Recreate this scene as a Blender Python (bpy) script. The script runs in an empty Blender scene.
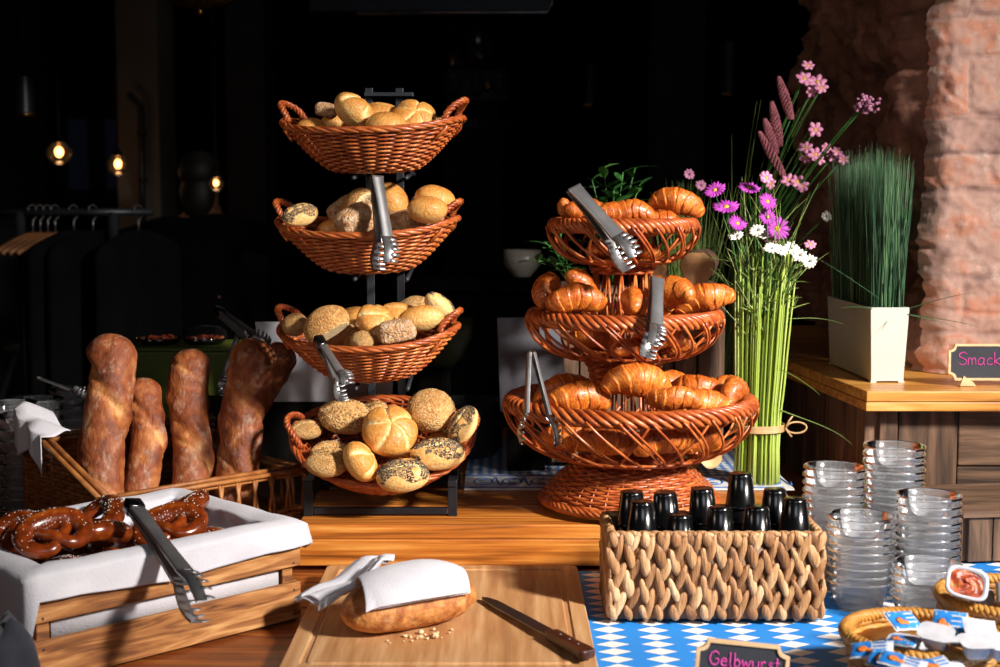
import bpy, math, random
import numpy as np
from mathutils import Vector, Matrix, Euler, noise as mnoise
random.seed(7); np.random.seed(7)
C = bpy.context.scene.collection
PI = math.pi
FPX = 1000*50/36.0
PITCH = math.atan(133.5/FPX)
CAMZ = 1.5

# ---------------------------------------------------------------- camera rays
def ray(px, py):
    u = (px-500)/FPX; v = (333.5-py)/FPX
    return Vector((u, math.cos(PITCH)+v*math.sin(PITCH), -math.sin(PITCH)+v*math.cos(PITCH)))
def W(px, py, y):
    d = ray(px, py); t = y/d.y
    return Vector((d.x*t, y, CAMZ+d.z*t))
def G(px, py, z):
    d = ray(px, py); t = (z-CAMZ)/d.z
    return Vector((d.x*t, d.y*t, z))

# ---------------------------------------------------------------- mesh builder
def rotm(rx=0, ry=0, rz=0):
    return np.array(Euler((rx, ry, rz)).to_matrix())
class MB:
    def __init__(s): s.V=[]; s.F=[]; s.A=[]; s.M=[]; s.n=0
    def add(s, V, F, a=0.5, m=0):
        V=np.asarray(V,float).reshape(-1,3)
        s.V.append(V)
        for f in F: s.F.append([int(i)+s.n for i in f]); s.M.append(m)
        s.A.append(np.broadcast_to(np.asarray(a,float).ravel() if np.ndim(a) else a,(len(V),)).astype(float))
        s.n+=len(V)
    def grid(s, P, cu=False, cv=False, a=0.5, m=0):
        P=np.asarray(P,float); n,k=P.shape[:2]
        nu=n if cu else n-1; nv=k if cv else k-1
        i=np.arange(nu)[:,None]; j=np.arange(nv)[None,:]
        i2=(i+1)%n; j2=(j+1)%k
        q=np.stack([i*k+j+0*j, i2*k+j, i2*k+j2, i*k+j2+0*i],-1).reshape(-1,4)+s.n
        s.V.append(P.reshape(-1,3)); s.F.extend(q.tolist()); s.M.extend([m]*len(q))
        s.A.append(np.broadcast_to(np.asarray(a,float),(n,k)).ravel().astype(float)); s.n+=n*k
    def tube(s, path, r, seg=5, closed=False, caps=True, a=0.5, m=0, ref=None, flat=1.0):
        P=np.asarray([tuple(p) for p in path],float); n=len(P)
        if closed: T=np.roll(P,-1,0)-np.roll(P,1,0)
        else: T=np.gradient(P,axis=0)
        T/= (np.linalg.norm(T,axis=1)[:,None]+1e-12)
        if ref is None:
            ref=np.eye(3)[np.argmin(np.abs(T).mean(0))]
        N=np.cross(T,np.asarray(ref,float)); N/=(np.linalg.norm(N,axis=1)[:,None]+1e-12)
        B=np.cross(T,N)
        R=np.broadcast_to(np.asarray(r,float),(n,))[:,None,None]
        th=np.linspace(0,2*PI,seg,endpoint=False)
        Q=P[:,None,:]+R*(np.cos(th)[None,:,None]*N[:,None,:]+flat*np.sin(th)[None,:,None]*B[:,None,:])
        b=s.n
        A=np.broadcast_to(np.asarray(a,float),(n,))[:,None]
        s.grid(Q,closed,True,np.repeat(A,seg,1),m)
        if caps and not closed:
            s.F.append([b+i for i in range(seg)]); s.M.append(m)
            s.F.append([b+(n-1)*seg+i for i in range(seg)][::-1]); s.M.append(m)
    def box(s, c, d, R=None, a=0.5, m=0):
        d=np.asarray(d,float)/2
        V=np.array([[x,y,z] for x in (-1,1) for y in (-1,1) for z in (-1,1)],float)*d
        if R is not None: V=V@np.asarray(R).T
        s.add(V+np.asarray(tuple(c),float),[(0,1,3,2),(4,6,7,5),(0,4,5,1),(2,3,7,6),(0,2,6,4),(1,5,7,3)],a,m)
    def blob(s, c, rad, R=None, nu=12, nv=8, a=0.5, m=0, fn=None):
        th=np.linspace(0,2*PI,nu,endpoint=False)[:,None]; ph=np.linspace(0.0001,PI-0.0001,nv)[None,:]
        D=np.stack([np.cos(th)*np.sin(ph),np.sin(th)*np.sin(ph),np.cos(ph)+0*th],-1)
        if fn is not None: D,a=fn(D)
        P=D*np.asarray(rad,float)
        if R is not None: P=P@np.asarray(R).T
        s.grid(P+np.asarray(tuple(c),float),True,False,a,m)
    def lathe(s, prof, seg=32, c=(0,0,0), a=0.5, m=0, sx=1, sy=1, caps=False):
        th=np.linspace(0,2*PI,seg,endpoint=False)[:,None]
        r=np.array([p[0] for p in prof])[None,:]; z=np.array([p[1] for p in prof])[None,:]
        P=np.stack([sx*r*np.cos(th),sy*r*np.sin(th),z+0*th],-1)+np.asarray(tuple(c),float)
        s.grid(P,True,False,a,m)
    def prism(s, pts, y0, y1, R=None, c=(0,0,0), a=0.5, m=0):
        n=len(pts)
        V=np.array([[p[0],y0,p[1]] for p in pts]+[[p[0],y1,p[1]] for p in pts],float)
        if R is not None: V=V@np.asarray(R).T
        F=[tuple(range(n)),tuple(range(2*n-1,n-1,-1))]+[(i,i+n,(i+1)%n+n,(i+1)%n) for i in range(n)]
        s.add(V+np.asarray(tuple(c),float),F,a,m)
    def build(s, name, mats, parent=None, smooth=True, bevel=0, loc=None, rot=None, fixn=False):
        me=bpy.data.meshes.new(name)
        V=np.concatenate(s.V)
        me.from_pydata(V.tolist(),[],s.F)
        if not isinstance(mats,(list,tuple)): mats=[mats]
        for m in mats: me.materials.append(m)
        if len(mats)>1: me.polygons.foreach_set('material_index',s.M)
        at=me.attributes.new('crust','FLOAT','POINT'); at.data.foreach_set('value',np.concatenate(s.A))
        if smooth: me.polygons.foreach_set('use_smooth',[True]*len(me.polygons))
        me.update()
        o=bpy.data.objects.new(name,me); C.objects.link(o)
        if parent is not None: o.parent=parent
        if loc is not None: o.location=loc
        if rot is not None: o.rotation_euler=rot
        if bevel:
            b=o.modifiers.new('bevel','BEVEL'); b.width=bevel; b.segments=2; b.limit_method='ANGLE'
        return o

def tag(o, label, cat, group=None, kind=None):
    if label: o['label']=label
    if cat: o['category']=cat
    if group: o['group']=group
    if kind: o['kind']=kind
    return o
def empty(name, loc=(0,0,0), rot=(0,0,0), label=None, cat=None, group=None):
    o=bpy.data.objects.new(name,None); C.objects.link(o); o.empty_display_size=.05
    o.location=loc; o.rotation_euler=rot
    return tag(o,label,cat,group)
def copy_tree(o, parent=None):
    c=o.copy(); C.objects.link(c)
    if parent is not None: c.parent=parent
    for ch in list(o.children): copy_tree(ch,c)
    return c

# ---------------------------------------------------------------- materials
def lin(h):
    h=h.lstrip('#'); r=[int(h[i:i+2],16)/255 for i in (0,2,4)]
    return tuple([(x/12.92 if x<=.04045 else ((x+.055)/1.055)**2.4) for x in r])+(1,)
def mk(name, cols, scale=8, detail=4, stretch=(1,1,1), rough=.6, bump=0, bscale=None, attr=0.0,
       contrast=1.0, coat=0, metal=0, var=0, spec=.5, trans=0, sheen=0, sss=0, distort=0, rough2=None, coords='Object', emit=None, dust=None):
    m=bpy.data.materials.new(name); m.use_nodes=True; nt=m.node_tree; N=nt.nodes; L=nt.links
    bs=N['Principled BSDF']
    tc=N.new('ShaderNodeTexCoord'); mp=N.new('ShaderNodeMapping'); mp.inputs['Scale'].default_value=stretch
    L.new(tc.outputs[coords],mp.inputs[0])
    nz=N.new('ShaderNodeTexNoise'); nz.inputs['Scale'].default_value=scale; nz.inputs['Detail'].default_value=detail
    nz.inputs['Distortion'].default_value=distort
    L.new(mp.outputs[0],nz.inputs[0])
    mr=N.new('ShaderNodeMapRange'); mr.inputs[1].default_value=.5-.22/contrast; mr.inputs[2].default_value=.5+.22/contrast
    L.new(nz.outputs[0],mr.inputs[0]); fac=mr.outputs[0]
    if attr:
        at=N.new('ShaderNodeAttribute'); at.attribute_name='crust'
        mx=N.new('ShaderNodeMix'); mx.inputs[0].default_value=attr
        L.new(fac,mx.inputs[2]); L.new(at.outputs['Fac'],mx.inputs[3]); fac=mx.outputs[0]
    cr=N.new('ShaderNodeValToRGB'); el=cr.color_ramp.elements
    n=len(cols)
    for i,c in enumerate(cols):
        if not isinstance(c,tuple): c=(i/max(n-1,1),c)
        if i==0: el[0].position=c[0]; el[0].color=lin(c[1])
        elif i==1: el[1].position=c[0]; el[1].color=lin(c[1])
        else: e=el.new(c[0]); e.color=lin(c[1])
    if n==1: el[1].color=el[0].color
    L.new(fac,cr.inputs[0]); col=cr.outputs[0]
    if var:
        oi=N.new('ShaderNodeObjectInfo'); m1=N.new('ShaderNodeMapRange'); m1.inputs[3].default_value=1-var; m1.inputs[4].default_value=1+var*.6
        L.new(oi.outputs['Random'],m1.inputs[0])
        hs=N.new('ShaderNodeHueSaturation'); L.new(m1.outputs[0],hs.inputs['Value']); L.new(col,hs.inputs['Color']); col=hs.outputs[0]
    if dust:
        dc,dsc,dth,dam=dust
        n3=N.new('ShaderNodeTexNoise'); n3.inputs['Scale'].default_value=dsc; n3.inputs['Detail'].default_value=8; n3.inputs['Roughness'].default_value=.7; L.new(mp.outputs[0],n3.inputs[0])
        r3=N.new('ShaderNodeMapRange'); r3.inputs[1].default_value=dth; r3.inputs[2].default_value=dth+.16; r3.inputs[4].default_value=dam; L.new(n3.outputs[0],r3.inputs[0])
        x3=N.new('ShaderNodeMix'); x3.data_type='RGBA'; L.new(r3.outputs[0],x3.inputs[0]); L.new(col,x3.inputs[6]); x3.inputs[7].default_value=lin(dc); col=x3.outputs[2]
    L.new(col,bs.inputs['Base Color'])
    bs.inputs['Roughness'].default_value=rough; bs.inputs['Metallic'].default_value=metal
    bs.inputs['Specular IOR Level'].default_value=spec
    bs.inputs['Coat Weight'].default_value=coat; bs.inputs['Coat Roughness'].default_value=.2
    bs.inputs['Sheen Weight'].default_value=sheen
    if sss:
        bs.inputs['Subsurface Weight'].default_value=sss; bs.inputs['Subsurface Radius'].default_value=(.01,.006,.003)
    if trans: bs.inputs['Transmission Weight'].default_value=trans
    if rough2 is not None:
        m2=N.new('ShaderNodeMapRange'); m2.inputs[3].default_value=rough; m2.inputs[4].default_value=rough2
        L.new(fac,m2.inputs[0]); L.new(m2.outputs[0],bs.inputs['Roughness'])
    if bump:
        n2=N.new('ShaderNodeTexNoise'); n2.inputs['Scale'].default_value=bscale or scale*2; n2.inputs['Detail'].default_value=5
        L.new(mp.outputs[0],n2.inputs[0])
        b=N.new('ShaderNodeBump'); b.inputs['Strength'].default_value=1; b.inputs['Distance'].default_value=bump
        L.new(n2.outputs[0],b.inputs['Height']); L.new(b.outputs[0],bs.inputs['Normal'])
    if emit:
        bs.inputs['Emission Color'].default_value=lin(emit[0]); bs.inputs['Emission Strength'].default_value=emit[1]
    return m

M={}
M['wicker']=mk('willow wicker',[(0,'#55200b'),(.4,'#9a431a'),(.75,'#c76f34'),(1,'#e39a58')],60,3,rough=.4,attr=.62,bump=.0005,bscale=300,spec=.5,coat=.25)
M['wicker_brown']=mk('buff wicker',['#5a2c12','#96592a','#c08544'],40,3,rough=.5,attr=.55,bump=.0006,bscale=300)
M['wicker_straw']=mk('straw wicker',['#7c4d1d','#bb8338','#dcae62'],40,3,rough=.5,attr=.6,bump=.0006,bscale=300)
M['hyacinth']=mk('water hyacinth weave',[(0,'#4e2f1a'),(.3,'#8f613a'),(.65,'#bb8c5e'),(1,'#dcbb90')],40,5,rough=.5,attr=.62,bump=.0025,bscale=160,stretch=(2,2,.35),contrast=1.5)
M['kaiser']=mk('pale golden crust',[(0,'#f8e3ad'),(.35,'#efc27a'),(.65,'#d9984a'),(1,'#ae6427')],7,6,rough=.42,attr=.72,bump=.0022,bscale=12,var=.08,coat=.1,dust=('#f3e3bf',2.2,.60,.25))
M['rollcrust']=mk('brown roll crust',[(0,'#f3dcab'),(.4,'#e2b473'),(.7,'#c08a4a'),(1,'#8e5626')],8,6,rough=.6,attr=.55,bump=.006,bscale=14,var=.12,dust=('#efdfbd',3,.58,.3))
M['rustic']=mk('floured rustic crust',[(0,'#f0dfc0'),(.35,'#d9ae80'),(.65,'#b67d48'),(1,'#7e4a24')],6,7,rough=.8,attr=.4,bump=.008,bscale=9,var=.1,dust=('#f0e6d2',3,.5,.6))
M['seed_pale']=mk('sesame',['#c9a468','#efdcae'],60,2,rough=.6)
M['seed_dark']=mk('poppy seed',['#17161a','#3a3a40'],60,2,rough=.5)
M['seed_mix']=mk('mixed seeds',[(0,'#231911'),(.35,'#5e452c'),(.6,'#c2a06b'),(1,'#ecdcae')],3,2,rough=.6,attr=.9)
M['salt']=mk('salt crystal',['#e8e0d0','#ffffff'],60,2,rough=.3)
M['croissant']=mk('croissant crust',[(0,'#f2c06a'),(.3,'#dd8a36'),(.6,'#bd5b1a'),(1,'#742c08')],90,5,rough=.38,attr=.6,bump=.0016,bscale=220,coat=.25,var=.1)
M['baguette']=mk('baguette crust',[(0,'#d9a062'),(.3,'#b06a35'),(.6,'#8a4520'),(1,'#552511')],55,7,rough=.62,attr=.55,bump=.003,bscale=120,var=.08,stretch=(1,1,.6),dust=('#d8c0a6',45,.53,.42))
M['loaf']=mk('loaf crust',[(0,'#eec58a'),(.3,'#d39350'),(.6,'#ac672f'),(1,'#6a3213')],60,7,rough=.6,attr=.45,bump=.003,bscale=110,dust=('#e6cda4',45,.55,.4))
M['crumb']=mk('bread crumb',['#f3ddb4','#e2c08c'],80,4,rough=.9,bump=.001,bscale=200)
M['pretzel']=mk('pretzel crust',[(0,'#e3aa5c'),(.22,'#b8621f'),(.55,'#85360f'),(1,'#3c1406')],50,4,rough=.22,attr=.55,coat=.5,var=.3,bump=.0005,bscale=160)
M['linen']=mk('white linen',['#c6c4ce','#dbd9de'],12,4,rough=.88,bump=.0008,bscale=300,sheen=.15)
M['pine']=mk('pine plank',[(0,'#7a4314'),(.4,'#b0631f'),(.7,'#c87c30'),(1,'#dd9a4c')],5,5,(.8,20,20),rough=.42,distort=.3,bump=.0004,bscale=12,coat=.15)
M['pinez']=mk('pine plank side',[(0,'#8f5520'),(.4,'#c98038'),(.7,'#dd9a4e'),(1,'#efb970')],5,5,(14,1,14),rough=.45,distort=.5,coat=.15)
M['tablewood']=mk('table plank',[(0,'#4a200b'),(.4,'#7c3c16'),(.7,'#9b5522'),(1,'#b57334')],5,5,(.8,18,18),rough=.42,distort=.3,bump=.0004,bscale=12,coat=.15)
M['ledge']=mk('ledge pine',[(0,'#9c5a22'),(.4,'#cb8838'),(.7,'#dc9f4c'),(1,'#ebb76e')],4,5,(1,12,16),rough=.4,distort=.6,coat=.2,bump=.0004,bscale=12)
M['cratewood']=mk('crate slat wood',[(0,'#4a2610'),(.35,'#8c5629'),(.65,'#b37842'),(1,'#d3a066')],7,7,(1,14,10),rough=.65,distort=1.2,bump=.001,bscale=14,contrast=1.0)
M['board']=mk('cutting board beech',[(0,'#946340'),(.4,'#b98555'),(.7,'#cc9c6c'),(1,'#deb88a')],4,7,(14,1,14),rough=.5,distort=.3,bump=.0003,bscale=30,contrast=.8)
M['oldwood']=mk('weathered plank',[(0,'#281a12'),(.35,'#57402f'),(.65,'#785a45'),(1,'#9c7b60')],4,7,(10,10,1),rough=.8,distort=.8,bump=.003,bscale=9,attr=.25)
M['oldwoodh']=mk('weathered plank flat',[(0,'#281a12'),(.35,'#57402f'),(.65,'#785a45'),(1,'#9c7b60')],4,7,(1,10,10),rough=.8,distort=.8,bump=.003,bscale=9,attr=.25)
M['signwood']=mk('sign wood',['#d9ab78','#efcfa3'],10,4,(1,8,8),rough=.6)
M['slate']=mk('chalkboard',['#26282e','#3b3e47'],9,5,rough=.75)
M['chalk']=mk('magenta chalk',['#b42f86','#e258b0'],200,3,rough=.9)
M['steel']=mk('brushed steel',['#858486','#a9a8aa'],20,3,(1,1,1),rough=.34,metal=.8)
M['blade']=mk('knife steel',['#6d7074','#9a9da2'],20,3,(1,1,1),rough=.3,metal=1)
M['blackmetal']=mk('black metal',['#15161a','#24262b'],10,3,rough=.4,metal=.3)
M['greymetal']=mk('grey stand metal',['#2e3136','#45494f'],10,3,rough=.4,metal=.6)
M['blackplastic']=mk('black plastic',['#050506','#0b0b0d'],10,2,rough=.16,spec=.6,coat=.4)
M['handlewood']=mk('knife handle wood',['#1c0c06','#3c1c10','#5a3020'],9,5,(1,8,8),rough=.35,coat=.3)
M['ceramic']=mk('ivory planter',['#d6d2c3','#dfdbcd'],6,2,rough=.3,coat=.2)
M['stem']=mk('lime stem',['#6d8a24','#a2ba48','#cbd685'],9,3,(1,1,.3),rough=.5,attr=.6)
M['fieldgrass']=mk('field grass',['#34481c','#6f8738','#a9b568'],12,3,rough=.5,attr=.7)
M['leaf']=mk('green leaf',['#173a14','#34692a','#5d8f3f'],12,3,rough=.5,attr=.5)
M['darkgrass']=mk('dark grass',['#183020','#3a6340','#86a878'],12,3,(1,1,.3),rough=.45,attr=.75)
M['violet']=mk('violet petal',['#8d2a90','#c94cc4'],60,2,rough=.6,attr=.5)
M['pink']=mk('pink petal',['#c46a9a','#f0a8c8'],60,2,rough=.6,attr=.5)
M['mauve']=mk('mauve floret',['#8a4a6c','#c98cab'],60,2,rough=.7,attr=.5)
M['plume']=mk('rosy plume',['#6b3440','#a8626a'],60,3,rough=.8,attr=.5)
M['whitepetal']=mk('white petal',['#e8e4d6','#fbf8ee'],60,2,rough=.6)
M['yellowc']=mk('yellow centre',['#b98a1c','#e7c04a'],60,2,rough=.7)
M['raffia']=mk('raffia',['#a87f4e','#d6b383'],30,3,rough=.7)
M['tomato']=mk('red tomato',['#8a0710','#c21a1c'],12,2,rough=.15,coat=.5)
M['bark']=mk('log bark',['#2b1a12','#5c3d2a','#7c563c'],20,5,rough=.9,bump=.003,bscale=30)
M['logend']=mk('log end',['#8e5f3a','#bd8a5c','#d7ac7d'],20,5,rough=.8,attr=.4,bump=.001,bscale=40)
M['dryleaf']=mk('dry leaf',['#b08852','#dcc08c'],20,4,rough=.8)
M['green']=mk('olive green enamel',['#414f10','#536018'],6,2,rough=.45)
M['whitepaint']=mk('white panel',['#b9b7be','#cbc9d0'],6,3,rough=.7)
M['greypanel']=mk('grey panel',['#57565c','#6a6970'],6,3,rough=.7)
M['alu']=mk('white tub plastic',['#a4a5b0','#c6c7cf'],10,2,rough=.3,spec=.6)
M['foil']=mk('white foil label',['#bcbcc4','#d4d4da'],30,2,rough=.3)
M['blueprint']=mk('blue printed foil',['#1a6fc4','#3a94e0'],60,2,rough=.3)
M['orangeprint']=mk('orange print',['#d8622a','#f2a04a'],90,2,rough=.4)
M['salsa']=mk('red brown relish',[(0,'#4d160a'),(.5,'#9c3c1c'),(.8,'#b5602c'),(1,'#6d7a2c')],90,5,rough=.4,bump=.002,bscale=120)
M['shadowcloth']=mk('shadow grey cloth',['#1d1f28','#343742'],14,4,rough=.9,sheen=.2)
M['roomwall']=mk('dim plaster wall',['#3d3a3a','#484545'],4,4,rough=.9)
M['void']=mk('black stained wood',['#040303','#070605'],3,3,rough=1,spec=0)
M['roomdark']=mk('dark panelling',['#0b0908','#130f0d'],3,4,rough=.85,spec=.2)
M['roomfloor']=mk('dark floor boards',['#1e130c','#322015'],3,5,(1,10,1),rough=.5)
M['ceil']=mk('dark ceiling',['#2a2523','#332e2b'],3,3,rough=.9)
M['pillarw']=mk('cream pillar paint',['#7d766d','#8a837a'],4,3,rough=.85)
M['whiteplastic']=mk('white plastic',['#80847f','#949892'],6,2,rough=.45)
M['woodhanger']=mk('hanger wood',['#5b3820','#8a5a34'],9,3,rough=.5)
M['coat']=mk('dark coat cloth',['#060607','#0c0c0e'],9,3,rough=1,spec=.1)
M['skin']=mk('skin',['#6e4534','#865744'],9,3,rough=.6)
M['hair']=mk('dark hair',['#0e0a08','#1e1612'],30,3,rough=.6)
M['brass']=mk('brass',['#7a5524','#b08338'],9,3,rough=.3,metal=1)
M['bluepane']=mk('dusky window pane',['#20222e','#343746'],30,3,rough=.3,bump=.002,bscale=60,emit=('#252a3c',.06))
M['bulb']=mk('warm lamp glow',['#ffd9a0'],4,1,rough=.4,emit=('#ffb060',9))
M['ceramicblue']=mk('blue cloth ribbon',['#2f5fa8','#3f74c0'],30,3,rough=.8)

def glassy(name, tint=(1,1,1), haze=.06, gloss_rough=.04, hcol=(.9,.92,.97)):
    m=bpy.data.materials.new(name); m.use_nodes=True; nt=m.node_tree; N=nt.nodes; L=nt.links
    N.remove(N['Principled BSDF']); out=N['Material Output']
    tr=N.new('ShaderNodeBsdfTransparent'); tr.inputs[0].default_value=(*tint,1)
    gl=N.new('ShaderNodeBsdfGlossy'); gl.inputs['Roughness'].default_value=gloss_rough
    df=N.new('ShaderNodeBsdfDiffuse'); df.inputs[0].default_value=(*hcol,1)
    tl=N.new('ShaderNodeBsdfTranslucent'); tl.inputs[0].default_value=(*hcol,1)
    fr=N.new('ShaderNodeFresnel'); fr.inputs[0].default_value=1.5
    a0=N.new('ShaderNodeMixShader'); L.new(df.outputs[0],a0.inputs[1]); L.new(tl.outputs[0],a0.inputs[2])
    a=N.new('ShaderNodeMixShader'); a.inputs[0].default_value=haze; L.new(tr.outputs[0],a.inputs[1]); L.new(a0.outputs[0],a.inputs[2])
    b=N.new('ShaderNodeMixShader'); L.new(fr.outputs[0],b.inputs[0]); L.new(a.outputs[0],b.inputs[1]); L.new(gl.outputs[0],b.inputs[2])
    L.new(b.outputs[0],out.inputs[0]); return m
M['clear']=glassy('clear plastic',haze=.17,gloss_rough=.12)
M['glass']=glassy('dusky clear glass',haze=.02)
M['bulbglass']=glassy('lamp glass',(1,.9,.8),haze=.02)

def lozenge_mat(name, blue, white, sx, sy, fx=.39, fy=.46, rough=.7):
    m=bpy.data.materials.new(name); m.use_nodes=True; nt=m.node_tree; N=nt.nodes; L=nt.links
    bs=N['Principled BSDF']; tc=N.new('ShaderNodeTexCoord'); sp=N.new('ShaderNodeSeparateXYZ'); L.new(tc.outputs['Object'],sp.inputs[0])
    def mth(op,a,b=None):
        n=N.new('ShaderNodeMath'); n.operation=op
        for i,v in enumerate((a,b)):
            if v is None: continue
            if isinstance(v,(int,float)): n.inputs[i].default_value=v
            else: L.new(v,n.inputs[i])
        return n.outputs[0]
    def tri(o,s,f): return mth('DIVIDE',mth('ABSOLUTE',mth('SUBTRACT',mth('FRACT',mth('DIVIDE',o,s)),.5)),f)
    t=mth('ADD',tri(sp.outputs[0],sx,fx),tri(sp.outputs[1],sy,fy))
    g=mth('LESS_THAN',t,1.0)
    mx=N.new('ShaderNodeMix'); mx.data_type='RGBA'; L.new(g,mx.inputs[0]); mx.inputs[6].default_value=lin(blue); mx.inputs[7].default_value=lin(white)
    L.new(mx.outputs[2],bs.inputs['Base Color']); bs.inputs['Roughness'].default_value=rough
    return m
M['lozenge']=lozenge_mat('blue and white lozenge cloth','#1f86dc','#efe8e2',.071,.037,.37,.45)
M['runner']=lozenge_mat('small blue lozenge runner','#3570b8','#dfe2e8',.022,.022,.5,.5)
# ================================================================ bread generators
def vnoise(P, s, seed=0):
    o=np.empty(len(P))
    for i,p in enumerate(P): o[i]=mnoise.noise(Vector((p[0]*s+seed*7.3,p[1]*s+seed*3.1,p[2]*s+seed)))
    return o
def dirs(nu,nv):
    th=np.linspace(0,2*PI,nu,endpoint=False)[:,None]; ph=np.linspace(0.0001,PI-0.0001,nv)[None,:]
    return np.stack([np.cos(th)*np.sin(ph),np.sin(th)*np.sin(ph),np.cos(ph)+0*th],-1), th+0*ph, ph+0*th
def sstep(x,a,b):
    t=np.clip((x-a)/(b-a),0,1); return t*t*(3-2*t)
# every roll is built with a half width of 1 along X, then scaled
def roll_data(kind, seed):
    nu,nv=72,40
    D,TH,PH=dirs(nu,nv); Z=D[...,2]
    nz=vnoise(D.reshape(-1,3),1.3,seed).reshape(nu,nv); nf=vnoise(D.reshape(-1,3),4,seed+3).reshape(nu,nv)
    top=sstep(Z,-.2,.5); dark=.55+.25*Z+.18*nz
    if kind=='kaiser':
        ph=5*(TH/(2*PI))+.55*np.sin(PH)*.6+seed*.13
        f=ph-np.floor(ph); d=np.minimum(f,1-f)
        w=.035+.05*np.sin(PH)
        g=np.exp(-(d/w)**2)*sstep(PH,0.02,.25)*(1-sstep(PH,1.25,1.7))
        hub=np.exp(-(PH/.16)**2)
        r=1-.13*g+.07*np.sin(f*PI)*top-.10*hub+.05*(f-.5)*top*sstep(PH,.1,.4)
        S=(1,1,.66); cr=.62+.22*top*np.sin(f*PI)-.85*g-.5*hub+.12*nz-.25*(1-sstep(Z,-.6,0))
    elif kind in('cleft','plainoval','poppy','sesame','grain'):
        y=D[...,1]; x=D[...,0]
        S=(1,.66,.55)
        wob=.06*np.sin(x*4+seed)
        cl=np.exp(-((y-wob)/(.17 if kind=='grain' else .10))**2)*sstep(Z,.1,.5)*(1-sstep(np.abs(x),.6,.92))
        amp={'cleft':.2,'plainoval':.03,'poppy':.10,'sesame':.13,'grain':.34}[kind]
        r=1-amp*cl+.05*nz+.015*nf; cr=dark-.5*cl*(amp>.09)
        if kind in('poppy',): cr=cr-.3
        if kind=='grain': S=(1,.74,.62)
    elif kind=='round':
        S=(1,.95,.68); r=1+.05*nz; cr=dark+.1
    elif kind=='ball':
        S=(1,.96,.86); r=1+.05*nz+.02*nf; cr=dark
    elif kind=='rustic':
        r=1/((np.abs(D)**3.4).sum(-1)**(1/3.4))*.9+.13*nz+.05*nf; S=(1,.72,.6); cr=.45+.5*nf+.3*nz
    elif kind=='cut':
        S=(1,.78,.62); r=1+.04*nz; cr=dark+.1
        P=D*r[...,None]*np.array(S); 
        P[...,1]=np.maximum(P[...,1],-.42); cr=np.where(P[...,1]<=-.419,-.4,cr)
        return P,cr
    P=D*r[...,None]*np.array(S)
    return P,cr
_rollcache={}
def seeds_mesh(P, n, size, seed, zone, cr=None):
    rs=np.random.RandomState(seed+11); m=MB(); nu,nv=P.shape[:2]; k=0; tries=0
    base=np.array([[1,0,0],[-1,0,0],[0,1,0],[0,-1,0],[0,0,1],[0,0,-1]],float)*np.array([1.7,1,.7])*size
    F=[(0,2,4),(2,1,4),(1,3,4),(3,0,4),(2,0,5),(1,2,5),(3,1,5),(0,3,5)]
    while k<n and tries<n*12:
        tries+=1
        i=rs.randint(0,nu); j=rs.randint(1,nv-1)
        if rs.rand()>math.sin(j/(nv-1)*PI)+.05: continue
        p=P[i,j]*(1-.0)+ (P[(i+1)%nu,j]-P[i,j])*rs.rand()+(P[i,min(j+1,nv-1)]-P[i,j])*rs.rand()
        if not zone(p): continue
        nrm=np.cross(P[(i+1)%nu,j]-P[i-1,j],P[i,min(j+1,nv-1)]-P[i,max(j-1,0)]); nrm=nrm/(np.linalg.norm(nrm)+1e-9)
        if np.dot(nrm,p)<0: nrm=-nrm
        z=nrm; x=np.cross(z,rs.randn(3)); x/=np.linalg.norm(x)+1e-9; y=np.cross(z,x)
        m.add(base@np.stack([x,y,z])+p+nrm*size*.15,F,rs.rand()); k+=1
    return m
def roll_proto(kind, seed):
    key=(kind,seed)
    if key in _rollcache: return _rollcache[key]
    P,cr=roll_data(kind,seed); m=MB(); m.grid(P,True,False,cr)
    mat={'kaiser':M['kaiser'],'rustic':M['rustic'],'round':M['kaiser'],'ball':M['rollcrust']}.get(kind,M['rollcrust'])
    if kind in('cleft','plainoval','poppy'): mat=M['kaiser']
    o=m.build('crust_body',mat); me=o.data; bpy.data.objects.remove(o)
    sm=None
    if kind=='poppy': sm=seeds_mesh(P,1700,.018,seed,lambda p:p[2]>.10 and abs(p[1]+.1*math.sin(p[0]*5))<.46 and mnoise.noise(Vector(p)*2.6+Vector((seed,0,0)))> -.30)
    if kind=='sesame': sm=seeds_mesh(P,400,.018,seed,lambda p:p[2]>.0)
    if kind=='grain': sm=seeds_mesh(P,480,.024,seed,lambda p:p[2]>-.1)
    if kind=='ball': sm=seeds_mesh(P,260,.022,seed,lambda p:p[2]>-.3)
    sme=None
    if sm is not None:
        so=sm.build('seeds',M['seed_dark'] if kind=='poppy' else (M['seed_mix'] if kind in('grain','sesame') else M['seed_pale']),smooth=False); sme=so.data; bpy.data.objects.remove(so)
    _rollcache[key]=(me,sme); return _rollcache[key]
def roll(kind, seed, pos, width, rot, label, group, name='bread_roll', cat='bread roll'):
    me,sme=roll_proto(kind,seed)
    o=bpy.data.objects.new(name,me); C.objects.link(o)
    s=width/2; o.scale=(s,s,s); o.location=pos; o.rotation_euler=[math.radians(a) for a in rot]
    tag(o,label,cat,group)
    if sme:
        c=bpy.data.objects.new('seeds',sme); C.objects.link(c); c.parent=o
        c['kind']='stuff'
        c['label']='dark poppy seeds' if kind=='poppy' else 'pale seeds'
    return o

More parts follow.
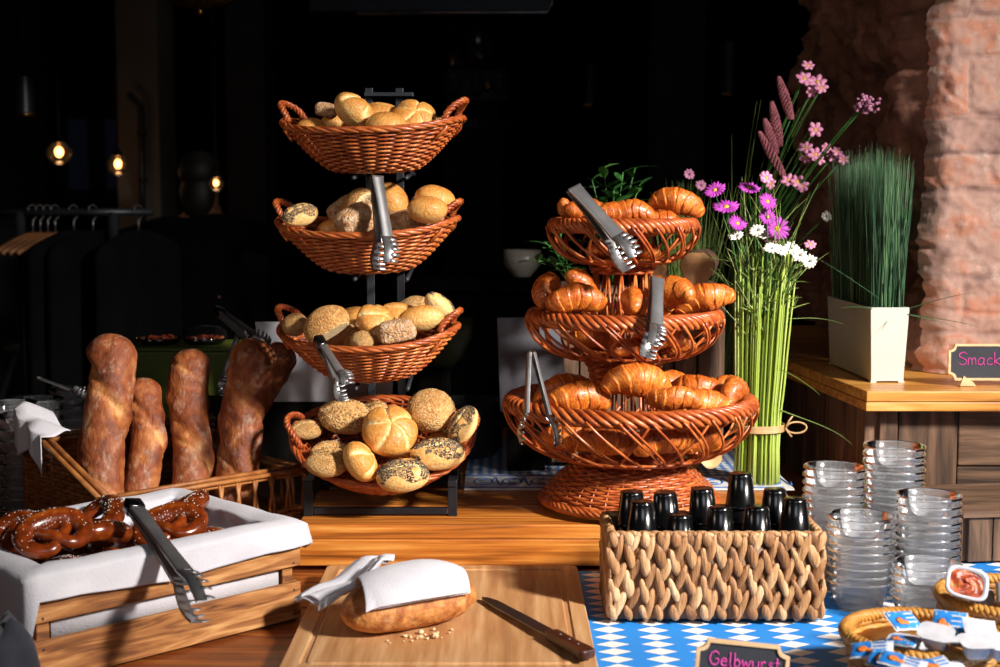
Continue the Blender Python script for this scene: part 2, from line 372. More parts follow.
def croissant_mesh(seed, curve=.85, L=.165, R=.036):
    rs=random.Random(seed); n=110; k=36
    s=np.linspace(-1,1,n)[:,None]; a=np.linspace(0,2*PI,k,endpoint=False)[None,:]
    A=curve; Ra=L/2/A
    sx=Ra*np.sin(s*A); sy=-Ra*(1-np.cos(s*A))
    q=np.abs(s)*3.6+.22*np.cos(a+rs.random()*6)*np.sign(s)+.1*np.sin(3*a+seed)
    f=q-np.floor(q)
    env=np.clip(1-np.abs(s)**2.0,0,1)**.62
    wr=np.floor(q)
    rad=R*(.16+.84*env)*(1+.11*(1-f)**.7-.05+.02*np.sin(5*a+wr*2))
    endc=np.clip((1-np.abs(s))/.06,0,1)**.5; rad=rad*endc+.0005
    edge=np.exp(-((f-.04)/.07)**2)+np.exp(-((1.04-f)/.05)**2)
    streak=.12*np.sin(q*26+2*np.sin(a*2+seed))
    cr=.50+.30*(1-f)+.1*np.sin(a)+streak*1.3-.28*np.exp(-((f-.95)/.05)**2)+.12*np.cos(a*2+seed)
    cr=cr*(1-.5*(1-endc))
    nx=np.sin(s*A); ny=np.cos(s*A)
    wob=.004*np.sin(s*5+seed)
    P=np.stack([sx+rad*np.cos(a)*nx, sy+rad*np.cos(a)*ny, rad*.88*np.sin(a)+wob+0*a],-1)
    m=MB(); m.grid(P,False,True,cr)
    return m
_cr={}
def croissant(seed,pos,length,rot,label,group='croissants in the three-tier wicker stand',curve=None):
    if seed not in _cr:
        o=croissant_mesh(seed,[.75,1.0,.55,1.25][seed%4]).build('croissant',M['croissant']); _cr[seed]=o.data; bpy.data.objects.remove(o)
    o=bpy.data.objects.new('croissant',_cr[seed]); C.objects.link(o)
    k=length/.165; o.scale=(k,k,k); o.location=pos; o.rotation_euler=[math.radians(x) for x in rot]
    return tag(o,label,'croissant',group)

def long_bread(name, base, topp, r, seed, mat, label, cat, group, twist=2.6, bend=.01, flat=.92, taper=1.10):
    base=Vector(base); topp=Vector(topp); ax=(topp-base); L=ax.length; z=ax.normalized()
    n=int(L/.004); k=40
    t=np.linspace(0,1,n)[:,None]; a=np.linspace(0,2*PI,k,endpoint=False)[None,:]
    endd=np.minimum(t,1-t)*L; env=np.sqrt(np.clip(1-(1-np.clip(endd/(r*1.0),0,1))**2,0,1))
    rad=r*(1+(taper-1)*t)
    ph=twist*t*2*PI*L/.42*.55+a+seed; groove=np.exp(-((np.mod(ph,2*PI)-PI)/.34)**2)
    ph2=twist*t*2*PI*L/.42+a*1+seed*2.1; g2=np.exp(-((np.mod(ph2,2*PI)-PI)/.2)**2)
    P0=np.stack([np.cos(a)+0*t,np.sin(a)+0*t,t*L/r+0*a],-1)
    nz=vnoise(P0.reshape(-1,3),.8,seed).reshape(n,k); nf=vnoise(P0.reshape(-1,3),2.6,seed+4).reshape(n,k)
    n4=vnoise(P0.reshape(-1,3),1.5,seed+8).reshape(n,k)
    rr=rad*env*(1+.09*nz+.04*nf+.04*n4-.13*groove+.08*np.roll(groove,4,1)-.06*g2+.04*np.roll(g2,3,1))
    x=rr*np.cos(a)+bend*np.sin(t*PI*1.6+seed)+.004*np.sin(t*11+seed*2); y=rr*flat*np.sin(a)
    P=np.stack([x,y,t*L+0*a],-1)
    cr=.62+.45*nz+.3*nf-.45*groove-.45*g2+.25*np.roll(groove,5,1)
    m=MB(); m.grid(P,False,True,cr)
    o=m.build(name,mat); 
    o.location=base; o.rotation_euler=z.to_track_quat('Z','Y').to_euler()
    return tag(o,label,cat,group)

# ================================================================ baskets
def rope(m, path, R, r, turns, strands=3, seg=5, closed=True, ref=(0,0,1), a=.5, flat=1):
    P=np.asarray(path,float); n=len(P)
    T=(np.roll(P,-1,0)-np.roll(P,1,0)) if closed else np.gradient(P,axis=0)
    T/=np.linalg.norm(T,axis=1)[:,None]
    N=np.cross(T,np.asarray(ref,float)); N/=np.linalg.norm(N,axis=1)[:,None]+1e-9; B=np.cross(T,N)
    t=np.arange(n)/n if closed else np.linspace(0,1,n)
    for k in range(strands):
        ph=2*PI*(turns*t+k/strands)
        Q=P+R*(np.cos(ph)[:,None]*N+flat*np.sin(ph)[:,None]*B)
        m.tube(Q,r,seg,closed,True,a+.25*(random.random()-.5)+.15*np.sin(ph),ref=ref)
def boat_basket(loc, rot, label):
    rx,ry,H=.178,.145,.080
    root=empty('wicker_basket',loc,rot,label,'basket','wicker baskets on the metal stand')
    LF=.016
    def surf(th,t):     # t 0 bottom .. 1 rim
        k=.50+.50*np.sin(t*PI/2)**.95 if False else .46+.54*t**.8
        lift=LF*np.abs(np.cos(th))**4*t**1.5
        return np.stack([rx*k*np.cos(th),ry*k*np.sin(th),-H*(1-t)+lift-H*.0*t],-1)
    m=MB(); Ns=30; rows=21; n=180
    th=np.linspace(0,2*PI,n,endpoint=False)
    for i in range(rows):
        t=(i+.5)/rows*.97
        P=surf(th,np.full(n,t)); w=.0034*np.sin(Ns/2*th+ (PI if i%2 else 0))
        P[:,0]+=w*np.cos(th); P[:,1]+=w*np.sin(th)
        m.tube(P,.0025,5,True,a=.5+.45*(random.random()-.5)+.30*np.sin(Ns/2*th+(PI if i%2 else 0)),ref=(0,0,1),flat=1.0)
    for j in range(Ns):
        a=2*PI*(j+.5)/Ns; tt=np.linspace(0,1,12); m.tube(surf(np.full(12,a),tt),.0026,5,a=.25,ref=(-math.sin(a),math.cos(a),0))
    # woven bottom
    for i in range(11):
        k=.46*(i+.5)/11; P=np.stack([rx*k*np.cos(th),ry*k*np.sin(th),-H+.0018*np.sin(Ns/2*th+(PI if i%2 else 0))],-1)
        m.tube(P,.0036,4,True,a=.3+.2*random.random(),ref=(0,0,1))
    m.build('woven_bowl',M['wicker'],root)
    r=MB(); P=surf(th,np.ones(n)); rope(r,P,.0034,.0036,11,4,6,a=.6); r.build('rim',M['wicker'],root)
    for sx in(-1,1):
        h=MB(); q=np.linspace(0,PI,26)
        yy=.043*np.cos(q); zz=LF-.002+.036*np.sin(q)**.8; xx=sx*(rx-.004-.45*(yy**2)/.05+.012*np.sin(q))
        rope(h,np.stack([xx,yy,zz],-1),.0038,.0036,5,3,5,closed=False,ref=(1,0,0),a=.5)
        for e in (-1,1):
            p0=np.array([sx*(rx-.012),e*.043,LF-.002]); p1=np.array([sx*(rx-.035),e*.062,-.02]); h.tube([p0,(p0+p1)/2+np.array([sx*.006,0,0]),p1],.004,5,a=.5)
        h.build('handle',M['wicker'],root)
    return root

def rimrope(m,cx,cy,z,r,R,sr,turns):
    th=np.linspace(0,2*PI,220,endpoint=False); P=np.stack([cx+r*np.cos(th),cy+r*np.sin(th),z+0*th],-1)
    rope(m,P,R,sr*.72,turns*.55,6,6,a=.55,flat=.9)
def footed_basket(loc,rimr,rimz,botr,botz,label,ped,group='footed wicker baskets stacked as a three-tier stand',ns=26,rimt=.0105):
    root=empty('footed_wicker_basket',loc,(0,0,0),label,'basket',group)
    b=MB()
    def prof(t): # 0 bottom 1 rim
        r=botr+(rimr-botr)*np.sin(t*PI/2)**.85; z=botz+(rimz-botz)*(1-np.cos(t*PI/2))**.9
        return r,z
    for j in range(ns):
        for d in ((1,-1) if j%2 else (1,)):
            tt=np.linspace(.04,.98,14); a0=2*PI*j/ns; sp=-.62 if d>0 else -.40
            for off in ((0,.05) if j%2==0 else (0,)):
                r,z=prof(tt); a=a0+off+d*sp*(tt-.5); r=r+(.003 if d>0 else -.002)
                b.tube(np.stack([r*np.cos(a),r*np.sin(a),z],-1),.0028,5,a=.55+.5*(random.random()-.5),ref=(math.sin(a0),-math.cos(a0),0))
    th=np.linspace(0,2*PI,180,endpoint=False)
    for i in range(9):  # base rings
        rr=botr*(.12+.88*(i+.5)/9)
        P=np.stack([rr*np.cos(th),rr*np.sin(th),botz+.002+.0025*np.sin(14*th+(PI if i%2 else 0))],-1); b.tube(P,max(.004,botr/18),5,True,a=.3+.3*random.random())
    for q,t in enumerate((.10,.16,.22)):
        r,z=prof(np.array([t]))
        P=np.stack([(r[0]+.002*np.sin(ns*th+q*PI))*np.cos(th),(r[0]+.002*np.sin(ns*th+q*PI))*np.sin(th),z[0]+0*th],-1); b.tube(P,.0036,5,True,a=.4+.3*random.random())
    b.build('lattice_bowl',M['wicker'],root)
    r=MB(); rimrope(r,0,0,rimz,rimr-.014,rimt,.0072,22); r.build('braided_rim',M['wicker'],root)
    p=MB()
    for kind,data in ped:
        if kind=='weave':
            prf,rows,nst=data
            zs=np.array([q[1] for q in prf]); rs_=np.array([q[0] for q in prf])
            al=np.concatenate([[0],np.cumsum(np.hypot(np.diff(zs),np.diff(rs_)))]); rows=int(al[-1]/.0058)
            for i in range(rows):
                f=(i+.5)/rows*al[-1]; z=np.interp(f,al,zs); rr=np.interp(f,al,rs_)
                w=.0026*np.sin(nst/2*th+(PI if i%2 else 0))
                p.tube(np.stack([(rr+w)*np.cos(th),(rr+w)*np.sin(th),z+0*th],-1),al[-1]/rows*.58,5,True,a=.45+.5*(random.random()-.5)+.2*np.sin(nst/2*th+(PI if i%2 else 0)))
            for j in range(nst):
                a=2*PI*(j+.5)/nst; zz=np.linspace(zs[0],zs[-1],10); rr=np.interp(zz,zs,rs_)
                p.tube(np.stack([rr*math.cos(a),rr*math.sin(a),zz],-1),.003,5,a=.2,ref=(-math.sin(a),math.cos(a),0))
        if kind=='stakes':
            r0,z0,r1,z1,nst,zig=data
            for j in range(nst):
                a=2*PI*j/nst; da=2*PI/nst*zig
                p.tube([(r0*math.cos(a),r0*math.sin(a),z0),(r1*math.cos(a+da/2),r1*math.sin(a+da/2),z1)],.0027,5,a=.65)
                if zig: p.tube([(r0*math.cos(a+da),r0*math.sin(a+da),z0),(r1*math.cos(a+da/2),r1*math.sin(a+da/2),z1)],.0027,5,a=.65)
        if kind=='ring':
            rr,z,R,sr,tn=data; rimrope(p,0,0,z,rr,R,sr,tn)
    p.build('woven_pedestal',M['wicker'],root)
    return root

# ================================================================ tongs: local +X runs from the bend to the combs, Z across the two arms
def tongs(p0,p1,roll_deg,label,open_=.028,w=.024,tip=False,name='serving_tongs',wid_end=.040,auto=True):
    p0=Vector(p0); p1=Vector(p1); L=(p1-p0).length; x=(p1-p0).normalized()
    q=x.to_track_quat('X','Z')
    if auto:
        hv=Vector((.34,-.86,.38)); best=max(range(0,360,5),key=lambda a:(q.to_matrix()@(Matrix.Rotation(math.radians(a),3,'X')@Vector((0,0,1)))).dot(hv)); roll_deg+=best
    root=empty(name,p0,(q.to_matrix().to_4x4()@Matrix.Rotation(math.radians(roll_deg),4,'X')).to_euler(),label,'tongs')
    La=L*.70
    for sgn in(1,-1):
        a=MB()
        n=14; xs=np.linspace(.004,La,n); zc=sgn*(.006+open_/2*(xs/L)); ww=w*(1-.15*np.sin(xs/La*PI)); 
        prof=[(-.5,-.0035),(-.5,0),(-.42,.0015),(.42,.0015),(.5,0),(.5,-.0035)]
        P=np.stack([np.stack([xs,ww*u,zc+sgn*v],-1) for u,v in prof],1); a.grid(P,False,False)
        P2=P.copy(); P2[:,:,2]-=sgn*.0012; a.grid(P2[:,::-1],False,False)
        a.build('arm',M['steel'],root)
        c=MB()
        m_=12; t=np.linspace(0,1,m_); xs2=La+(L-La)*t; z2=sgn*(.006+open_/2*(xs2/L))+sgn*.010*np.sin(t*PI*.9)
        yl=-w*.5-(wid_end-w)*.35*np.sin(t*PI/2); yr=yl+w*.62+.003*np.sin(t*PI)
        P=np.stack([np.stack([xs2,yl,z2-sgn*.004],-1),np.stack([xs2,yl,z2],-1),np.stack([xs2,yr,z2],-1)],1); c.grid(P); P2=P.copy(); P2[:,:,2]-=sgn*.0012; c.grid(P2[:,::-1])
        for k in range(5):
            f=.14+.80*k/4; xx=La+(L-La)*f; yy=np.interp(f,t,yr); zz=np.interp(f,t,z2); e=yy+.014
            c.tube([(xx-.001,yy-.004,zz),(xx,yy+.006,zz),(xx+.001,e-.002,zz-sgn*.0015),(xx+.001,e,zz-sgn*.002)],[.0042,.0036,.0030,.0012],8,a=.6,ref=(0,0,1),flat=.35)
        c.build('toothed_end',M['steel'],root)
    b=MB(); th=np.linspace(-PI/2,PI/2,9)
    P=np.stack([np.stack([-.006*np.cos(th)+.004,0*th+u*w*.5,.0075*np.sin(th)],-1) for u in(-1,1)],1); b.grid(P); P2=P*np.array([.8,1,.82])+np.array([.001,0,0]); b.grid(P2[:,::-1])
    b.build('spring_bend',M['steel'],root)
    if tip:
        g=MB(); g.box((.004,0,0),(.026,w*1.05,.022)); gg=g.build('black_grip',M['blackplastic'],root,bevel=.003); gg['label']='black plastic end cap'
    return root
# ================================================================ the room
def struct(o): o['kind']='structure'; return o
def boxobj(name,c,d,mat,parent=None,bevel=0,R=None):
    m=MB(); m.box((0,0,0),d,R); return m.build(name,mat,parent,smooth=False,bevel=bevel,loc=c)
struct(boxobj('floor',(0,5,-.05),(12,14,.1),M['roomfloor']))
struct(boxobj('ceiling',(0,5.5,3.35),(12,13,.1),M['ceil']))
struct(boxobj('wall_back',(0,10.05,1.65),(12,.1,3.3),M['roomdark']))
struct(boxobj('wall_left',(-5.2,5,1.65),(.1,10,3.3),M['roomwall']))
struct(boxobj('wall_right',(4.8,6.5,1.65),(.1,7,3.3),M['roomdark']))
# plaster walls and piers in the far left
a=W(-40,200,9.2).x; b=W(46,200,9.2).x
struct(boxobj('wall_left',((a+b)/2-.3,9.3,1.65),(b-a+.6,.2,3.3),M['roomwall']))
def pier(px0,px1,y,depth,mat):
    a=W(px0,300,y).x; b=W(px1,300,y).x
    o=boxobj('plaster_pier',((a+b)/2,y+depth/2,1.65),(b-a,depth,3.3),mat,bevel=.01); return o
pr=pier(120,163,7.6,.4,M['pillarw']); tag(pr,'pale square plaster pier right of the dusky window, pipe on its face','pier')
pr=pier(229,268,8.2,.4,M['roomwall']); tag(pr,'narrow grey plaster pier behind the person in dark clothes','pier')
pr=pier(655,703,7.8,.5,M['roomwall']); tag(pr,'dim grey plaster pier far behind the croissant stand','pier')
# window
w0=W(44,110,9.0); w1=W(122,195,9.0)
win=empty('window_1',((w0.x+w1.x)/2,9.35,(w0.z+w1.z)/2)); win['kind']='structure'
wd=w1.x-w0.x; wh=w0.z-w1.z
boxobj('pane',(0,0,0),(wd,.02,wh),M['bluepane'],win)
for x,dx in((-wd/2,.09),(0,.10),(wd/2,.09)): boxobj('window_frame',(x,-.04,0),(dx,.08,wh+.1),M['blackmetal'],win)
for z in(-wh/2,wh/2): boxobj('window_frame',(0,-.04,z),(wd,.08,.08),M['blackmetal'],win)
# pipe on the pier
p=W(141,95,7.5); m=MB(); q=W(141,300,7.5)
m.tube([(W(128,93,7.5).x,7.5,p.z),(p.x-.06,7.5,p.z),(p.x,7.5,p.z-.06),(q.x,7.5,0)],.018,8,a=.5)
for z in np.linspace(q.z+.15,p.z-.2,4): m.tube([(p.x,7.5,z-.012),(p.x,7.5,z+.012)],.026,8)
tag(m.build('pipe',M['greymetal']),'thin grey pipe bending down the front of the pale pier','pipe')
# bulbs
def bulb(px,py,y,r,label,top=.0):
    c=W(px,py,y); root=empty('pendant_lamp',c,(0,0,0),label,'lamp','small glass pendant lamps')
    m=MB(); m.blob((0,0,0),(r*.34,r*.34,r*.42)); m.build('glowing_bulb',M['bulb'],root)
    m=MB(); prof=[(r*math.sin(t)*(1-.25*(t>1.9)),-r*math.cos(t)) for t in np.linspace(.15,2.5,14)]; m.lathe(prof,24); m.build('glass_globe',M['bulbglass'],root)
    m=MB(); m.lathe([(.0,r*1.35),(r*.22,r*1.35),(r*.42,r*.85),(r*.62,r*.75)],18); m.build('socket',M['blackmetal'],root)
    m=MB(); m.tube([(0,0,r*1.3),(0,0,3.3-c.z)],.006,6); m.build('cord',M['blackmetal'],root)
    l=bpy.data.lights.new('bulb_light','POINT'); l.energy=.12; l.color=(1,.6,.3); l.shadow_soft_size=.03
    lo=bpy.data.objects.new('bulb_light',l); C.objects.link(lo); lo.location=c+Vector((0,-.0,-r*1.3))
bulb(59,152,6.8,.062,'glowing glass pendant lamp in front of the window, leftmost of the three')
bulb(118,164,7.0,.056,'glowing glass pendant lamp at the edge of the pale pier')
bulb(216,183,5.9,.034,'small glowing pendant lamp above the person in dark clothes')
# ceiling spot cylinders
def spot(px,py,y,L,r,mat,label):
    c=W(px,py,y); root=empty('spot_lamp',c,(0,0,0),label,'lamp','cylinder spot lamps')
    m=MB(); m.lathe([(0,L),(r,L),(r,0),(r*.85,0),(r*.85,L*.3),(0,L*.3)],20); m.build('lamp_shade',mat,root,smooth=False)
    m=MB(); m.lathe([(r*.86,.004),(r*1.04,.0),(r*1.04,.016),(r*.86,.016)],20); m.build('brass_ring',M['brass'],root)
    m=MB(); m.tube([(0,0,L),(0,0,3.3-c.z)],.008,6); m.build('rod',M['blackmetal'],root)
    l=bpy.data.lights.new('spot_glow','SPOT'); l.energy=1.2; l.color=(1,.75,.5); l.spot_size=1.1; l.spot_blend=.8; l.shadow_soft_size=.02
    lo=bpy.data.objects.new('spot_glow',l); C.objects.link(lo); lo.location=c+Vector((0,0,.02))
spot(25,117,6.0,.17,.04,M['greymetal'],'cylinder spot lamp hanging at the upper left above the coat rack')
spot(730,97,6.5,.25,.045,M['blackmetal'],'dark cylinder spot lamp hanging in front of the dim grey pier')
spot(590,108,6.5,.2,.035,M['blackmetal'],'dark cylinder spot lamp hanging above the croissant stand')
# chandelier
c=W(200,8,5.0); ch=empty('bead_chandelier',c,(0,0,0),'beaded brass dome chandelier cut by the top edge of the picture','chandelier')
m=MB(); R=.135
for ph in np.linspace(.12,PI/2,10):
    rr=R*math.sin(ph); zz=-R*.42*math.cos(ph)+.06; nb=max(6,int(2*PI*rr/.018))
    for k in range(nb): t=2*PI*k/nb; m.blob((rr*math.cos(t),rr*math.sin(t),zz),(.0075,)*3,nu=6,nv=4)
m.build('bead_dome',M['brass'],ch)
m=MB(); m.lathe([(R,.06),(R+.008,.07),(R,.08)],32); m.tube([(0,0,-.02),(0,0,3.3-c.z)],.008,6); m.lathe([(0,-.03),(.016,-.02),(.01,0),(0,.005)],12); m.build('frame',M['brass'],ch)
# extractor hood and cylinder behind the top basket
a=W(308,13,5.2); b=W(552,17,5.2)
hd=empty('extractor_hood',((a.x+b.x)/2,5.5,a.z),(0,0,0),'long dark metal canopy hanging under the ceiling above the rolls','canopy')
wd=b.x-a.x
m=MB(); m.box((0,0,.03),(wd,.6,.06)); m.build('canopy',M['blackmetal'],hd,smooth=False,bevel=.01)
m=MB(); m.tube([(-wd*.30,-.31,0),(wd/2-.02,-.31,0),(wd/2,-.31,.03),(wd/2,-.31,.1)],.009,6); m.build('bright_edge',M['steel'],hd)
for sx in(-1,1):
    m=MB(); m.tube([(sx*wd*.35,0,.06),(sx*wd*.35,0,3.3-a.z)],.012,6); m.build('hanger_rod',M['blackmetal'],hd)
# tiled stove like column with glossy cylinder on top
b=W(477,300,6.2)
sv=empty('ornate_stove',(b.x,6.4,0),(0,0,0),'tall dark ornamented stove with a glossy drum on top behind the baskets','stove')
z1=W(477,100,6.2).z; z2=W(477,68,6.2).z; z3=W(477,20,6.2).z
m=MB(); m.lathe([(.0,0),(.19,0),(.19,.2),(.15,.25),(.15,z1-.25),(.17,z1-.2),(.17,z1-.12),(.14,z1-.08),(.14,z1)],8); m.build('body',M['blackmetal'],sv,smooth=False)
m=MB(); m.box((0,0,(z1+z2)/2),(.27,.27,z2-z1))
for x in(-.1,0,.1):
    m.blob((x,-.14,(z1+z2)/2),(.035,.02,.05),nu=10,nv=6)
m.build('carved_block',mk('dull green tile',['#1d211b','#2c3128'],8,3,rough=.5),sv,bevel=.01)
m=MB(); m.lathe([(0,z3),(.13,z3),(.14,z3-.03),(.14,z2+.03),(.12,z2)],32); m.build('glossy_drum',M['blackplastic'],sv)
m=MB(); m.blob((.05,-.16,(z1+z2)/2-.01),(.02,.01,.02),nu=8,nv=6); m.build('brass_knob',M['brass'],sv)
# coat rack and hangers
cr=empty('coat_rack',(W(65,212,5.6).x,5.6,0),(0,0,0),'dark metal rail rack with hangers behind the breads','coat rack')
zr=W(65,212,5.6).z; xa=W(20,212,5.6).x-cr.location.x; xb=W(113,212,5.6).x-cr.location.x
for x in(xa,xb):
    m=MB(); m.tube([(x,0,0),(x,0,zr)],.02,8); m.box((x,0,.03),(.05,.5,.04)); m.build('post',M['greymetal'],cr)
m=MB(); m.tube([(xa-.1,0,zr),(xb+.16,0,zr)],.015,8); m.build('rail',M['greymetal'],cr)
hw=['nearest the left post','second from the left post','third from the left post','last bare one before the coats','carrying the first dark coat','carrying the second dark coat','right of the right post under the last coat']
HX=(.05,.08,.11,.14,.215,.292,.475)
for k,dx in enumerate(HX):
    h=empty('coat_hanger',(cr.location.x+xa+dx,5.6,zr),(0,0,PI/2-.45),'wooden coat hanger on the rail, '+hw[k],'coat hanger','wooden hangers on the rack')
    m=MB(); q=np.linspace(-1,1,13); m.tube(np.stack([q*.21,0*q,-.09-.07*np.abs(q)**1.5],-1),.011,6); m.build('bow',M['woodhanger'],h)
    m=MB(); m.tube([(0,0,-.09),(0,0,-.034),(.020,0,-.020),(.028,0,0),(.020,0,.021),(0,0,.029),(-.020,0,.021),(-.027,0,.004)],.0025,5); m.build('hook',M['steel'],h)
for k,dx in enumerate(HX[4:]):
    m=MB(); n=32; t=np.linspace(0,2*PI,n,endpoint=False)[:,None]
    zz=np.array([-.072,-.085,-.098,-.115,-.135,-.165,-.25,-.40,-.55,-.68,-.78])[None,:]
    hwid=np.interp(-zz,[.072,.085,.098,.115,.135,.165,.25,.78],[.05,.10,.145,.19,.228,.252,.25,.262]); thk=np.interp(-zz,[.072,.09,.165,.78],[.019,.024,.032,.034])
    e=lambda v:np.sign(v)*np.abs(v)**.75
    P=np.stack([hwid*e(np.cos(t))+.003*np.sin(7*t+k)*(zz<-.2),thk*e(np.sin(t))+.002*np.sin(9*t+zz*6)*(zz<-.2),zz+0*t],-1); m.grid(P,True,False)
    o=m.build('coat',M['coat'],loc=(cr.location.x+xa+dx,5.6,zr),rot=(0,0,PI/2-.45)); tag(o,['dark coat on the rail, nearest the bare hangers','dark coat in the middle of the three on the rail','dark coat hanging beyond the right post of the rack'][k],'coat','coats on the rack')
# stacked high chairs
hc=W(56,338,7.0)
def high_chair(z,label):
    root=empty('high_chair',(hc.x,7.0,z),(0,0,-.5),label,'high chair','white high chairs stacked together')
    m=MB(); t=np.linspace(-1.2,1.2,13)[:,None]; v=np.linspace(0,1,8)[None,:]
    hgt=.07+.15*np.clip(np.cos(t),0,1)**1.5
    P=np.stack([.17*np.sin(t)*(1+.1*v),-.0+.15*np.cos(t)*(1+.15*v),.50+hgt*v],-1); m.grid(P); P2=P*np.array([.93,.93,1]); m.grid(P2[:,::-1])
    m.build('backrest',M['whiteplastic'],root)
    m=MB(); m.box((0,-.02,.50),(.34,.34,.035)); m.build('seat',M['whiteplastic'],root,bevel=.012)
    for sx in(-1,1):
        for sy in(-1,1):
            m=MB(); m.tube([(sx*.14,sy*.13,.49),(sx*.24,sy*.25,.012)],.014,8); m.build('leg',M['whiteplastic'],root)
high_chair(.26,'white plastic high chair, upper one of the stacked pair behind the breads')
high_chair(0,'white plastic high chair, lower one of the stacked pair behind the breads')
# dim dining table and chair by the person
def cafe_chair(px,y,rz,label):
    root=empty('dining_chair',(W(px,300,y).x,y,0),(0,0,rz),label,'chair','dark wooden chairs in the dim room')
    m=MB(); m.box((0,0,.45),(.42,.42,.035)); m.build('seat',M['roomdark'],root,bevel=.01)
    for sx in(-1,1):
        m=MB(); m.tube([(sx*.18,-.18,.44),(sx*.19,-.19,.012)],.018,8); m.build('leg',M['roomdark'],root)
        m=MB(); m.tube([(sx*.18,.21,1.0),(sx*.18,.19,.45),(sx*.19,.22,.012)],.018,8); m.build('leg',M['roomdark'],root)
    m=MB()
    for z in(.95,.7): m.box((0,.21,z),(.36,.02,.06))
    for x in(-.1,0,.1): m.box((x,.2,.8),(.03,.015,.3))
    m.build('backrest',M['roomdark'],root)
cafe_chair(246,7.5,2.6,'dark slatted wooden chair right of the person in dark clothes')
cafe_chair(85,9.0,.5,'dark wooden chair at the dim table left of the person')
t=empty('dining_table',(W(185,300,9.0).x,9.0,0),(0,0,0),'dark square table in the dim room behind the breads','table')
m=MB(); m.box((0,0,.74),(.8,.8,.04)); m.build('tabletop',M['roomdark'],t,bevel=.005)
for sx in(-1,1):
    for sy in(-1,1): m=MB(); m.box((sx*.35,sy*.35,.36),(.06,.06,.72)); m.build('leg',M['roomdark'],t)
# shelves with vessels on the back wall, barely lit
sh=empty('wall_shelf',(W(470,300,9.6).x,9.7,0),(0,0,0),'dark back bar shelf in the unlit room behind the stands','shelf')
for z in(.9,1.3,1.7,2.1): boxobj('board',(0,0,z),(3.2,.35,.04),M['roomdark'],sh)
for x in(-1.6,0,1.6): boxobj('upright',(x,0,1.1),(.05,.35,2.2),M['roomdark'],sh)
for (px,py,y) in((563,143,7.5),(447,78,6.8)):
    pass
# white bowl glimmering between the stands
c=W(522,262,4.6); bl=MB(); bl.lathe([(0,-.05),(.03,-.05),(.035,-.04),(.06,-.01),(.062,.04),(.055,.04),(.05,-.005),(0,-.03)],28)
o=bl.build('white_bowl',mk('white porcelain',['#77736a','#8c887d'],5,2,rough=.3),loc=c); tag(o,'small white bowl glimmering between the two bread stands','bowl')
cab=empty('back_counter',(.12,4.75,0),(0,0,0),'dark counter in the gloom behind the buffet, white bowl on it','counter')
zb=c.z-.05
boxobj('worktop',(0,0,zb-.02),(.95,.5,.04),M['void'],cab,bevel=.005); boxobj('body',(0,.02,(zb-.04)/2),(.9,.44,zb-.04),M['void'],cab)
for k in range(2): d=boxobj('door',(-.22+.44*k,-.215,zb/2-.02),(.42,.02,zb-.2),M['void'],cab,bevel=.004)

